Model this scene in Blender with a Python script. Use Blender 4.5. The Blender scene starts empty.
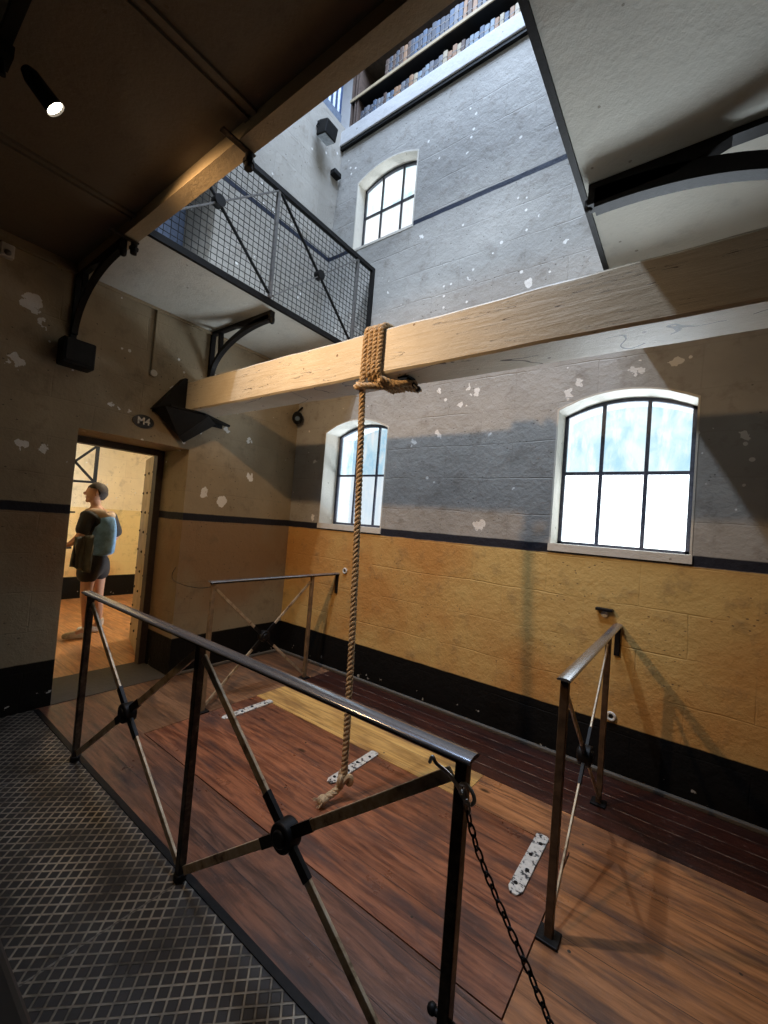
import bpy, bmesh, math, random
from mathutils import Vector, Matrix, Euler
random.seed(7)
S = bpy.context.scene
C = S.collection
PI = math.pi

# ------------------------------------------------------------------ camera
cam_d = bpy.data.cameras.new('camera'); cam = bpy.data.objects.new('camera', cam_d); C.objects.link(cam)
S.camera = cam
a, b, c_ = -.0373, -.6407, -.0577
R = Matrix.Rotation(c_, 3, 'Z') @ Matrix.Rotation(b, 3, 'Y') @ Matrix.Rotation(a, 3, 'X') @ Matrix(((1, 0, 0), (0, 0, 1), (0, -1, 0)))
cam.matrix_world = Matrix.Translation((0, 0, 1.6)) @ R.transposed().to_4x4()
cam_d.sensor_fit = 'VERTICAL'; cam_d.sensor_height = 24; cam_d.lens = 416 / 1024 * 24
cam_d.clip_start = .02
S.view_settings.view_transform = 'Standard'; S.view_settings.look = 'None'
S.view_settings.gamma = 1; S.view_settings.use_curve_mapping = False
S.view_settings.exposure = 0.0

# ------------------------------------------------------------------ world and lights
w = bpy.data.worlds.new('world'); S.world = w; w.use_nodes = True
w.node_tree.nodes['Background'].inputs[0].default_value = (.45, .6, .9, 1)
w.node_tree.nodes['Background'].inputs[1].default_value = .35

def lamp(name, typ, loc, target, power, col, **k):
    d = bpy.data.lights.new(name, typ); o = bpy.data.objects.new(name, d); C.objects.link(o)
    o.location = loc; d.energy = power; d.color = col
    if target is not None:
        o.rotation_euler = (Vector(target) - Vector(loc)).to_track_quat('-Z', 'Y').to_euler()
    for kk, v in k.items(): setattr(d, kk, v)
    return o
# warm spotlight under the front gallery, cool floodlight at the top of the light well, skylight, lamp of the next room
SPOT = Vector((-2.26, .467, 3.25))
lamp('spotlight_beam', 'SPOT', SPOT + Vector((.03, .08, -.05)), (-2.0, 3.3, 1.35), 150, (1, .64, .33), spot_size=math.radians(122), spot_blend=.9, shadow_soft_size=.035)
lamp('floodlight_beam', 'SPOT', (-2.15, .62, 6.35), (-1.55, 2.2, 1.2), 430, (.74, .85, 1), spot_size=math.radians(95), spot_blend=.5, shadow_soft_size=.05)
lamp('skylight', 'AREA', (-1.7, 2.0, 8.3), (-1.7, 2.8, 0), 380, (.60, .75, 1), shape='RECTANGLE', size=2.2, size_y=2.0)
# added area lamps outside the two lower windows, strengthening their daylight on the soffits
lamp('daylight_right_window', 'AREA', (-.35, 7.2, -.5), (-.40, 3.4, 2.1), 2000, (.80, .90, 1), shape='RECTANGLE', size=2.4, size_y=2.0)
lamp('daylight_left_window', 'AREA', (-2.9, 7.2, -.5), (-2.95, 3.4, 2.1), 1300, (.80, .90, 1), shape='RECTANGLE', size=2.4, size_y=2.0)
lamp('next_room_lamp_light', 'AREA', (-5.6, 3.1, 3.3), (-6.3, 2.2, 0), 60, (1, .84, .60), shape='DISK', size=.3)

# ------------------------------------------------------------------ mesh helpers
class MB:
    def __init__(s): s.v = []; s.f = []; s.m = []; s.cur = 0
    def add(s, vs, fs):
        n = len(s.v); s.v += [tuple(v) for v in vs]; s.f += [tuple(i + n for i in f) for f in fs]; s.m += [s.cur] * len(fs); return s
    def box(s, x0, x1, y0, y1, z0, z1):
        return s.add([(x, y, z) for z in (z0, z1) for y in (y0, y1) for x in (x0, x1)],
                     [(0, 2, 3, 1), (4, 5, 7, 6), (0, 1, 5, 4), (2, 6, 7, 3), (0, 4, 6, 2), (1, 3, 7, 5)])
    def bar(s, p, q, w_, h, up=(0, 0, 1)):
        p = Vector(p); q = Vector(q); d = (q - p).normalized(); u = Vector(up)
        if abs(d.dot(u)) > .98: u = Vector((0, 1, 0))
        r = d.cross(u).normalized() * w_ / 2; t = r.cross(d).normalized() * h / 2
        vs = [e + a_ * r + b_ * t for e in (p, q) for a_, b_ in ((-1, -1), (1, -1), (1, 1), (-1, 1))]
        return s.add(vs, [(0, 1, 2, 3), (7, 6, 5, 4), (0, 4, 5, 1), (1, 5, 6, 2), (2, 6, 7, 3), (3, 7, 4, 0)])
    def tube(s, pts, r, n=8, cap=True, closed=False):
        pts = [Vector(p) for p in pts]; k = len(pts); rs = r if isinstance(r, (list, tuple)) else [r] * k
        prev = None; vs = []
        for i, p in enumerate(pts):
            if closed: d = pts[(i + 1) % k] - pts[i - 1]
            else: d = pts[min(i + 1, k - 1)] - pts[max(i - 1, 0)]
            d.normalize()
            if prev is None:
                u = Vector((0, 0, 1)) if abs(d.z) < .9 else Vector((1, 0, 0)); u = (u - d * u.dot(d)).normalized()
            else: u = (prev - d * prev.dot(d)).normalized()
            prev = u; v = d.cross(u)
            for j in range(n):
                t = 2 * PI * j / n; vs.append(p + (u * math.cos(t) + v * math.sin(t)) * rs[i])
        fs = []
        for i in range(k if closed else k - 1):
            i2 = (i + 1) % k
            for j in range(n): fs.append((i * n + j, i * n + (j + 1) % n, i2 * n + (j + 1) % n, i2 * n + j))
        if cap and not closed: fs += [tuple(range(n))[::-1], tuple((k - 1) * n + j for j in range(n))]
        return s.add(vs, fs)
    def cyl(s, p, q, r, n=20, r2=None): return s.tube([p, q], [r, r if r2 is None else r2], n)
    def prism(s, poly, d):   # polygon (3D points) extruded along vector d
        d = Vector(d); k = len(poly); vs = [Vector(p) for p in poly] + [Vector(p) + d for p in poly]
        return s.add(vs, [tuple(range(k))[::-1], tuple(range(k, 2 * k))] + [(i, (i + 1) % k, k + (i + 1) % k, k + i) for i in range(k)])
    def ball(s, c, r, n=12, m=8, sc=(1, 1, 1)):
        vs = []; fs = []
        for i in range(m + 1):
            t = PI * i / m
            for j in range(n):
                p = 2 * PI * j / n
                vs.append((c[0] + r * sc[0] * math.sin(t) * math.cos(p), c[1] + r * sc[1] * math.sin(t) * math.sin(p), c[2] + r * sc[2] * math.cos(t)))
        for i in range(m):
            for j in range(n): fs.append((i * n + j, (i + 1) * n + j, (i + 1) * n + (j + 1) % n, i * n + (j + 1) % n))
        return s.add(vs, fs)
    def build(s, name, mats, parent=None, bevel=0, smooth=False, seg=2):
        me = bpy.data.meshes.new(name)
        off = parent.location if parent is not None and parent.parent is None else Vector((0, 0, 0))
        if parent is not None and parent.parent is not None: off = parent.parent.location
        me.from_pydata([Vector(v) - off for v in s.v], [], s.f)
        for m_ in (mats if isinstance(mats, (list, tuple)) else [mats]): me.materials.append(m_)
        me.polygons.foreach_set('material_index', s.m)
        bm = bmesh.new(); bm.from_mesh(me); bmesh.ops.remove_doubles(bm, verts=bm.verts, dist=1e-6); bmesh.ops.recalc_face_normals(bm, faces=bm.faces); bm.to_mesh(me); bm.free()
        o = bpy.data.objects.new(name, me); C.objects.link(o)
        if parent is not None: o.parent = parent
        if smooth:
            me.polygons.foreach_set('use_smooth', [True] * len(me.polygons))
            try: me.set_sharp_from_angle(angle=math.radians(40))
            except Exception: pass
        if bevel:
            md = o.modifiers.new('bevel', 'BEVEL'); md.width = bevel; md.segments = seg; md.limit_method = 'ANGLE'
        return o

def tag(o, label, cat, group=None):
    o['label'] = label; o['category'] = cat
    if group: o['group'] = group
    return o
def thing(name, loc, label, cat, group=None):
    o = bpy.data.objects.new(name, None); o.empty_display_size = .1; C.objects.link(o); o.location = loc
    return tag(o, label, cat, group)
def struct(o): o['kind'] = 'structure'; return o
def rel(o_parent, *p): return p

# ------------------------------------------------------------------ materials
class N:
    def __init__(s, name):
        s.m = bpy.data.materials.new(name); s.m.use_nodes = True; s.t = s.m.node_tree; s.b = s.t.nodes['Principled BSDF']
        s.tc = s.t.nodes.new('ShaderNodeTexCoord'); s.geo = s.t.nodes.new('ShaderNodeNewGeometry'); s.P = s.geo.outputs['Position']
    def n(s, typ, props=None, **ins):
        nd = s.t.nodes.new(typ)
        for k, v in (props or {}).items(): setattr(nd, k, v)
        for k, v in ins.items():
            key = int(k[1:]) if k[0] == 'i' and k[1:].isdigit() else k.replace('_', ' ')
            s.set(nd.inputs[key], v)
        return nd
    def set(s, inp, v):
        if isinstance(v, bpy.types.NodeSocket): s.t.links.new(v, inp)
        elif isinstance(v, bpy.types.Node): s.t.links.new(v.outputs[0], inp)
        elif isinstance(v, (tuple, list)) and inp.type == 'RGBA' and len(v) == 3: inp.default_value = (*v, 1)
        else: inp.default_value = v
    def math(s, op, a_, b__=0.0, clamp=False):
        nd = s.n('ShaderNodeMath', dict(operation=op, use_clamp=clamp)); s.set(nd.inputs[0], a_); s.set(nd.inputs[1], b__); return nd.outputs[0]
    def noise(s, vec, scale, detail=4, rough=.55, dist=0):
        return s.n('ShaderNodeTexNoise', None, Vector=vec, Scale=scale, Detail=detail, Roughness=rough, Distortion=dist).outputs[0]
    def ramp(s, fac, stops, interp='LINEAR'):
        nd = s.n('ShaderNodeValToRGB', None, Fac=fac); e = nd.color_ramp; e.interpolation = interp
        while len(e.elements) < len(stops): e.elements.new(.5)
        for el, (p, c) in zip(e.elements, stops):
            el.position = p; el.color = (*c, 1) if isinstance(c, (tuple, list)) else (c, c, c, 1)
        return nd.outputs[0]
    def mix(s, fac, a_, b__, mode='MIX'):
        nd = s.n('ShaderNodeMix', dict(data_type='RGBA', blend_type=mode)); s.set(nd.inputs[0], fac); s.set(nd.inputs[6], a_); s.set(nd.inputs[7], b__); return nd.outputs[2]
    def sep(s, v): return s.n('ShaderNodeSeparateXYZ', None, i0=v).outputs
    def comb(s, x=0.0, y=0.0, z=0.0): return s.n('ShaderNodeCombineXYZ', None, i0=x, i1=y, i2=z).outputs[0]
    def bump(s, h, strength=.5, dist=.02, normal=None):
        nd = s.n('ShaderNodeBump', None, Height=h, Strength=strength, Distance=dist)
        if normal is not None: s.set(nd.inputs['Normal'], normal)
        return nd.outputs[0]
    def step(s, v, edge, soft=.004):
        nd = s.n('ShaderNodeMapRange', None, i0=v, i1=edge - soft, i2=edge + soft); return nd.outputs[0]
    def out(s, col=None, rough=None, metal=None, normal=None, **k):
        if col is not None: s.set(s.b.inputs['Base Color'], col)
        if rough is not None: s.set(s.b.inputs['Roughness'], rough)
        if metal is not None: s.set(s.b.inputs['Metallic'], metal)
        if normal is not None: s.set(s.b.inputs['Normal'], normal)
        for kk, v in k.items(): s.set(s.b.inputs[kk.replace('_', ' ')], v)
        return s.m

def simple(name, col, rough=.6, metal=0, var=.25, scale=25, bump=.15, spec=None, obj=True):
    n = N(name); v = n.tc.outputs['Object'] if obj else n.P
    f = n.noise(v, scale); dk = tuple(x * (1 - var) for x in col); lt = tuple(min(1, x * (1 + var)) for x in col)
    k = {}
    if spec is not None: k['Specular_IOR_Level'] = spec
    return n.out(n.ramp(f, [(.3, dk), (.7, lt)]), rough, metal, n.bump(n.noise(v, scale * 3), bump, .004), **k)

PATCH_W = [(-1.473, 1.66, .085), (.227, 2.337, .05), (-.927, 3.959, .045), (-1.967, 2.9, .03), (-1.727, 2.732, .04), (-2.376, 3.035, .03), (-.812, 2.73, .05),
           (-.15, 2.86, .05), (-3.564, 2.26, .035), (-3.53, 1.63, .05), (-1.6, 2.84, .05), (-1.45, 2.45, .03), (-1.95, 2.46, .045), (-.75, 2.80, .03),
           (-2.22, 2.42, .05), (-1.75, 3.9, .03), (-1.2, 3.7, .05), (-1.66, 2.9, .05), (-.38, 2.83, .045), (-2.32, 4.5, .03)]
PATCH_D = [(.821, 1.964, .06), (.961, 1.954, .045), (2.24, 1.769, .055), (2.44, 1.70, .08), (.79, 3.0, .09), (.86, 2.88, .05), (.734, 2.556, .06), (1.42, 2.385, .03),
           (1.502, 2.405, .03), (1.834, 2.71, .035), (1.95, 2.74, .035), (2.42, 2.45, .05), (2.7, 2.4, .05), (2.75, 2.0, .05), (2.6, 2.9, .04), (1.36, 2.42, .025)]

def masonry(name, axis, upper, lower, patches, stripe2=True, stripe1=True):
    n = N(name); x, y, z = n.sep(n.P)
    u = x if axis == 'x' else y
    wob = n.noise(n.P, 1.7, 3); wz = n.math('MULTIPLY', n.math('SUBTRACT', wob, .5), .05)
    uv = n.comb(n.math('ADD', u, wz), n.math('ADD', z, wz), 0.0)
    br = n.n('ShaderNodeTexBrick', dict(offset=.45, squash=1), Vector=uv, Scale=1, Mortar_Size=.007, Mortar_Smooth=1, Brick_Width=.62, Row_Height=.295, Bias=0, Color1=(.35, .35, .35), Color2=(.65, .65, .65), Mortar=(.5, .5, .5))
    big = n.noise(n.P, .9, 5, .6); mid = n.noise(n.P, 6, 6, .65); fine = n.noise(n.P, 38, 5, .7)
    zz = n.math('ADD', z, n.math('MULTIPLY', n.math('SUBTRACT', mid, .5), .014))
    up = n.mix(n.ramp(big, [(.3, 0), (.7, 1)]), tuple(q * .74 for q in upper), tuple(min(1, q * 1.12) for q in upper))
    lo = n.mix(n.ramp(n.noise(n.P, .55, 4, .6), [(.42, 0), (.58, 1)]), tuple(q * f for q, f in zip(lower, (.95, .72, .60))), tuple(min(1, q * 1.1) for q in lower))
    col = n.mix(n.step(zz, 1.487), lo, up)
    # mortar lines, block tint
    col = n.mix(n.math('MULTIPLY', br.outputs['Fac'], .10), col, (.10, .085, .06))
    col = n.mix(.10, col, n.mix(1, col, br.outputs['Color'], 'OVERLAY'))
    # grime and small dark pits
    col = n.mix(n.ramp(mid, [(.54, 0), (.72, .42)]), col, (.13, .10, .065))
    pit = n.n('ShaderNodeTexVoronoi', None, Vector=n.comb(n.math('MULTIPLY', x, 1.0), n.math('MULTIPLY', y, 1.0), n.math('MULTIPLY', z, 1.8)), Scale=16).outputs[0]
    pitm = n.math('MULTIPLY', n.math('LESS_THAN', n.math('ADD', pit, n.math('MULTIPLY', fine, .16)), .19), n.math('GREATER_THAN', n.noise(n.P, 2.3, 2), .52))
    col = n.mix(n.math('MULTIPLY', pitm, .75), col, (.05, .042, .035))
    # small pale flecks where the paint has gone
    fl = n.n('ShaderNodeTexVoronoi', None, Vector=n.P, Scale=9).outputs[0]
    flm = n.math('MULTIPLY', n.math('LESS_THAN', n.math('ADD', fl, n.math('MULTIPLY', mid, .30)), .265), n.math('GREATER_THAN', n.noise(n.P, 1.4, 2), .54))
    flm = n.math('MULTIPLY', flm, n.step(z, 1.65))
    # large flaked patches
    mask = flm
    dv = n.math('MULTIPLY', n.math('SUBTRACT', n.noise(n.P, 16, 4), .5), .16); dv2 = n.math('MULTIPLY', n.math('SUBTRACT', n.noise(n.P, 13, 4), .5), .16)
    uu = n.math('ADD', u, dv); z2 = n.math('ADD', z, dv2)
    for (pu, pz, r) in patches:
        d = n.n('ShaderNodeVectorMath', dict(operation='DISTANCE')); n.set(d.inputs[0], n.comb(uu, z2)); d.inputs[1].default_value = (pu, pz, 0)
        mask = n.math('MAXIMUM', mask, n.math('LESS_THAN', d.outputs['Value'], r * .62))
    col = n.mix(mask, col, (.78, .76, .72))
    # painted stripes and black dado
    if stripe2: 
        s2 = n.math('MULTIPLY', n.step(zz, 4.655), n.math('SUBTRACT', 1.0, n.step(zz, 4.705)))
        col = n.mix(n.math('MULTIPLY', s2, 1.0), col, (.02, .026, .045))
    s1 = n.math('MULTIPLY', n.step(zz, 1.487), n.math('SUBTRACT', 1.0, n.step(zz, 1.558)))
    col = n.mix(n.math('MULTIPLY', s1, .97 if stripe1 else 0.0), col, (.010, .012, .022))
    chips = n.math('MULTIPLY', n.math('LESS_THAN', n.noise(n.P, 13, 4), .33), n.math('LESS_THAN', z, .12))
    dado = n.mix(chips, n.mix(n.ramp(fine, [(.62, 0), (.8, .5)]), (.006, .0055, .005), (.045, .04, .035)), (.4, .38, .34))
    col = n.mix(n.step(zz, .355), dado, col)
    if not stripe1: pass
    h = n.math('ADD', n.math('MULTIPLY', mid, .9), n.math('MULTIPLY', fine, .25))
    pres = n.ramp(n.noise(n.P, 2.1, 4, .6), [(.42, 0), (.62, 1)])
    h = n.math('SUBTRACT', h, n.math('MULTIPLY', n.math('MULTIPLY', br.outputs['Fac'], pres), .20))
    h = n.math('SUBTRACT', h, n.math('MULTIPLY', mask, .12)); h = n.math('SUBTRACT', h, n.math('MULTIPLY', pitm, .5))
    return n.out(col, .62, 0, n.bump(h, .5, .03), Specular_IOR_Level=.16)

GREY = (.40, .385, .355); OCH = (.56, .375, .135)
M = {}
M['wall_w'] = masonry('grey_and_ochre_painted_masonry', 'x', GREY, OCH, PATCH_W)
M['wall_d'] = masonry('cream_and_ochre_painted_masonry', 'y', (.37, .30, .20), (.29, .25, .17), PATCH_D)

def plaster(name, col, var=.12, stain=.35):
    n = N(name); big = n.noise(n.P, 1.3, 5, .6); mid = n.noise(n.P, 9, 6, .7); fine = n.noise(n.P, 60, 4)
    c0 = n.mix(n.ramp(big, [(.35, 0), (.7, 1)]), tuple(q * (1 - var) for q in col), col)
    sp = n.n('ShaderNodeTexVoronoi', None, Vector=n.P, Scale=7).outputs[0]
    c0 = n.mix(n.math('MULTIPLY', n.math('LESS_THAN', n.math('ADD', sp, n.math('MULTIPLY', mid, .15)), .13), .6), c0, (.12, .09, .05))
    c0 = n.mix(n.ramp(mid, [(.55, 0), (.75, stain)]), c0, tuple(q * .45 for q in col))
    return n.out(c0, .75, 0, n.bump(n.math('ADD', mid, n.math('MULTIPLY', fine, .3)), .35, .02))
M['slab'] = plaster('pale_plaster_soffit', (.62, .60, .52))
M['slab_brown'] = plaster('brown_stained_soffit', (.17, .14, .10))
M['fascia'] = plaster('tan_painted_edge_beam', (.36, .28, .17))
M['reveal'] = plaster('white_painted_reveal', (.66, .62, .54), .1, .3)
M['cream'] = plaster('cream_painted_wall', (.80, .70, .48), .08, .15)
M['white_stone'] = plaster('pale_painted_ledge', (.55, .55, .55))

def boards(name, c1, c2, cd, width, axis='y', rough=.38, gap=.012, seed=0.0, gloss_var=.2, gapcol=(.008, .005, .004)):
    n = N(name); x, y, z = n.sep(n.P)
    u, v = (x, y) if axis == 'y' else (y, x)
    k = n.math('ADD', n.math('DIVIDE', v, width), seed); idx = n.math('FLOOR', k); fr = n.math('FRACT', k)
    wn = n.n('ShaderNodeTexWhiteNoise', dict(noise_dimensions='1D'), W=idx).outputs[0]
    g = n.noise(n.comb(n.math('ADD', n.math('MULTIPLY', u, 1.0), n.math('MULTIPLY', idx, 7.3)), n.math('MULTIPLY', v, 11.0), idx), 3.2, 7, .65, .5)
    g2 = n.noise(n.comb(n.math('ADD', n.math('MULTIPLY', u, .8), n.math('MULTIPLY', idx, 3.1)), n.math('MULTIPLY', v, 4.0), idx), 2.0, 4, .6)
    col = n.mix(n.ramp(g, [(.36, 0), (.60, 1)]), c1, c2)
    col = n.mix(n.ramp(g2, [(.50, 0), (.66, .8)]), col, cd)
    wear = n.noise(n.P, 1.6, 6, .7, .6); col = n.mix(n.ramp(wear, [(.52, 0), (.66, .55)]), col, cd)
    col = n.mix(.30, col, n.mix(1, col, n.ramp(wn, [(0, .25), (1, .75)]), 'OVERLAY'))
    kn = n.n('ShaderNodeTexVoronoi', None, Vector=n.comb(n.math('MULTIPLY', u, .45), v, 0.0), Scale=3.6).outputs[0]
    col = n.mix(n.ramp(kn, [(.03, .9), (.075, 0)]), col, (.02, .011, .006))
    nl = n.n('ShaderNodeTexVoronoi', None, Vector=n.comb(u, v, 0.0), Scale=5).outputs[0]
    col = n.mix(n.math('LESS_THAN', nl, .035), col, (.03, .02, .015))
    sc = n.noise(n.P, 24, 5, .7); col = n.mix(n.ramp(sc, [(.60, 0), (.76, .35)]), col, (.30, .21, .17))
    gp = n.math('MAXIMUM', n.math('LESS_THAN', fr, gap / 2), n.math('GREATER_THAN', fr, 1 - gap / 2))
    gq = n.math('MULTIPLY', gp, .95) if gapcol[0] < .05 else n.math('MULTIPLY', gp, n.ramp(n.noise(n.P, 9, 4, .7), [(.42, .1), (.6, .9)]))
    col = n.mix(gq, col, gapcol)
    h = n.math('SUBTRACT', n.math('ADD', g, n.math('MULTIPLY', sc, .3)), n.math('MULTIPLY', gp, 2.0))
    rg = n.math('ADD', n.math('MULTIPLY', n.noise(n.P, 3.5, 5, .6), gloss_var * 2), rough - gloss_var)
    return n.out(col, rg, 0, n.bump(h, .35, .008), Specular_IOR_Level=.5)
M['trap'] = boards('red_brown_trapdoor_boards', (.115, .036, .018), (.33, .125, .060), (.060, .035, .032), .19, seed=.37, rough=.33)
M['wood'] = boards('worn_orange_boards', (.19, .075, .028), (.42, .18, .070), (.085, .045, .035), .24, seed=.1, rough=.34)
M['wood_yellow'] = boards('yellow_ochre_boards', (.36, .19, .05), (.62, .37, .12), (.20, .10, .04), .18, seed=.45)
M['wood_dark'] = boards('dark_oxblood_boards', (.024, .006, .0035), (.055, .014, .007), (.014, .005, .004), .125, gap=.05, gapcol=(.26, .18, .13), seed=.3, rough=.42)
M['wood_front'] = boards('dark_trampled_boards', (.070, .030, .018), (.20, .085, .048), (.045, .030, .028), .21, seed=.2, rough=.34)
M['wood_landing'] = boards('landing_boards', (.13, .062, .03), (.28, .145, .075), (.08, .048, .034), .17, seed=.15)
M['wood_room'] = boards('orange_room_boards', (.36, .16, .06), (.60, .29, .12), (.25, .12, .06), .2, seed=.6)
def make_beam_paint():
    n = N('cream_painted_beam'); x, y, z = n.sep(n.P)
    v = n.comb(n.math('MULTIPLY', x, .25), y, n.math('MULTIPLY', z, 3.0))
    g = n.noise(v, 6, 7, .65, .6); big = n.noise(n.P, 2.2, 5, .6); f = n.noise(n.P, 40, 5, .7)
    col = n.mix(n.ramp(big, [(.35, 0), (.7, 1)]), (.52, .46, .35), (.68, .62, .50))
    col = n.mix(n.ramp(g, [(.64, 0), (.72, .5)]), col, (.34, .24, .13))
    crack = n.noise(n.comb(n.math('MULTIPLY', x, .6), y, n.math('MULTIPLY', z, 16.0)), 1.5, 3, .5, 1.2)
    cm = n.math('MULTIPLY', n.math('LESS_THAN', n.math('ABSOLUTE', n.math('SUBTRACT', crack, .5)), .0035), n.math('GREATER_THAN', big, .5))
    col = n.mix(n.math('MULTIPLY', cm, .85), col, (.04, .025, .015))
    sp = n.n('ShaderNodeTexVoronoi', None, Vector=n.P, Scale=8).outputs[0]
    col = n.mix(n.math('MULTIPLY', n.math('LESS_THAN', n.math('ADD', sp, n.math('MULTIPLY', f, .1)), .13), .8), col, (.12, .06, .025))
    edge = n.math('ADD', z, n.math('MULTIPLY', f, .03)); col = n.mix(n.math('MULTIPLY', n.math('GREATER_THAN', edge, 2.785), .6), col, (.14, .11, .08))
    h = n.math('SUBTRACT', n.math('ADD', g, n.math('MULTIPLY', f, .4)), n.math('MULTIPLY', cm, 1.5))
    return n.out(col, .5, 0, n.bump(h, .4, .015))
M['beam'] = make_beam_paint()
M['iron'] = simple('black_painted_iron', (.007, .0065, .0065), .5, 0, .4, 30, .2, spec=.22)
M['iron_dull'] = simple('dull_black_metal', (.007, .007, .007), .6, 0, .3, 20, .1, spec=.2)
def worn_iron():
    n = N('worn_bronze_brown_iron'); v = n.P
    f = n.noise(v, 18, 6, .7); g = n.noise(v, 55, 4, .7)
    col = n.ramp(f, [(.34, (.014, .012, .010)), (.52, (.045, .034, .024)), (.66, (.10, .075, .05)), (.78, (.24, .19, .13))])
    return n.out(col, n.ramp(g, [(.3, .28), (.7, .5)]), .55, n.bump(g, .2, .003))
M['worn'] = worn_iron()
def brace_metal():
    n = N('buff_worn_brace_metal'); v = n.P
    f = n.noise(v, 14, 6, .7); g = n.noise(v, 60, 4, .7)
    col = n.ramp(f, [(.33, (.10, .065, .035)), (.45, (.38, .28, .17)), (.62, (.52, .43, .30))])
    return n.out(col, .42, .25, n.bump(g, .2, .003))
M['brace'] = brace_metal()
M['handrail'] = simple('polished_grey_blue_handrail', (.34, .35, .38), .20, .8, .08, 12, 0.0, obj=False)
M['bright_steel'] = simple('bright_steel', (.42, .42, .42), .3, .8, .2, 40, .05)
M['galv'] = simple('pale_grey_steel', (.17, .165, .16), .45, .5, .25, 40, .1)
M['rope'] = simple('straw_coloured_hemp', (.46, .33, .19), .85, 0, .35, 90, .5, obj=False)
M['white_chip'] = None
def strap_mat():
    n = N('chipped_white_painted_iron'); f = n.noise(n.P, 42, 5, .6)
    col = n.ramp(f, [(.40, (.03, .028, .03)), (.46, (.55, .53, .48)), (.7, (.68, .65, .58))])
    return n.out(col, .6, 0, n.bump(f, .4, .004))
M['white_chip'] = strap_mat()
M['frame'] = simple('glare_tinted_window_frame', (.060, .065, .095), .5, .1, .3, 30, .1)  # window glare is mixed into this frame colour, lighter and bluer
M['frame_up'] = simple('black_oxidised_frame', (.02, .022, .03), .5, .1, .3, 30, .1)

def glass_mat(name, lo, hi, split, clearlow=True, s_hi=1.0, s_lo=3.0, tint=((.42, .70, .86), (.80, .97, 1.0))):
    n = N(name); x, y, z = n.sep(n.P)
    f = n.noise(n.comb(x, 0.0, n.math('MULTIPLY', z, .6)), 7, 4, .55, .4); g = n.noise(n.comb(n.math('MULTIPLY', x, 2.5), 0.0, n.math('MULTIPLY', z, .8)), 5, 5, .6)
    c0 = n.mix(n.ramp(f, [(.35, 0), (.62, 1)]), tint[0], tint[1]); c0 = n.mix(n.ramp(g, [(.5, 0), (.7, .9)]), c0, (.98, 1, .97))
    isup = n.step(z, split, .003)
    st = n.math('ADD', s_lo, n.math('MULTIPLY', isup, s_hi - s_lo))
    c1 = n.mix(isup, n.mix(.6, c0, (.95, .98, 1)), c0)
    n.out((.1, .1, .12), .15, 0, None, Emission_Color=c1, Emission_Strength=st)
    tr = n.n('ShaderNodeBsdfTransparent'); mx = n.n('ShaderNodeMixShader', None, i0=.55, i1=tr.outputs[0], i2=n.b.outputs[0])
    n.t.links.new(mx.outputs[0], n.t.nodes['Material Output'].inputs[0])
    return n.m
M['glass'] = glass_mat('lit_frosted_panes', 0, 0, 2.13, s_hi=1.35, s_lo=4.5)
M['glass1'] = glass_mat('lit_frosted_panes_cool', 0, 0, 2.13, s_hi=.95, s_lo=1.0, tint=((.40, .72, .92), (.72, .93, 1.0)))
M['glass_u'] = glass_mat('lit_upper_panes', 0, 0, 5.12, s_hi=1.35, s_lo=1.35, tint=((.50, .80, .88), (.84, .86, .94)))

def plate_mat():
    n = N('chequer_plate_iron'); x, y, z = n.sep(n.P)
    p = n.math('MULTIPLY', n.math('ADD', x, y), .7071 / .041); q = n.math('MULTIPLY', n.math('SUBTRACT', x, y), .7071 / .041)
    def tri(v): return n.math('ABSOLUTE', n.math('SUBTRACT', n.math('FRACT', v), .5))     # 0.5 on the rib line, 0 mid-cell
    e = n.math('MAXIMUM', tri(p), tri(q))
    rib = n.ramp(e, [(.36, 0), (.43, 1)])
    # only leave ribs clear of the plain margin beside the timber and at plate joints
    j = n.math('ABSOLUTE', n.math('SUBTRACT', n.math('FRACT', n.math('DIVIDE', n.math('ADD', x, 1.70), 1.28)), .5))
    joint = n.math('GREATER_THAN', j, .4965)
    worn_glint = n.noise(n.P, 5, 5, .6); f = n.noise(n.P, 60, 4)
    col = n.mix(rib, (.022, .018, .015), n.mix(n.ramp(worn_glint, [(.35, 0), (.6, 1)]), (.10, .09, .075), (.45, .40, .32)))  # worn pale ribs, with lamp glint also put into their colour
    col = n.mix(joint, col, (.20, .18, .15))
    rg = n.math('SUBTRACT', .52, n.math('MULTIPLY', rib, .2))
    h = n.math('SUBTRACT', n.math('ADD', rib, n.math('MULTIPLY', f, .08)), joint)
    return n.out(col, rg, n.math('MULTIPLY', rib, .55), n.bump(h, .9, .006))
M['plate'] = plate_mat()

# ------------------------------------------------------------------ room shell
WY = 3.36; DX = -3.92; RX = .5
def struct_box(name, x0, x1, y0, y1, z0, z1, m): 
    o = MB().box(x0, x1, y0, y1, z0, z1).build(name, m); return struct(o)
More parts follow.
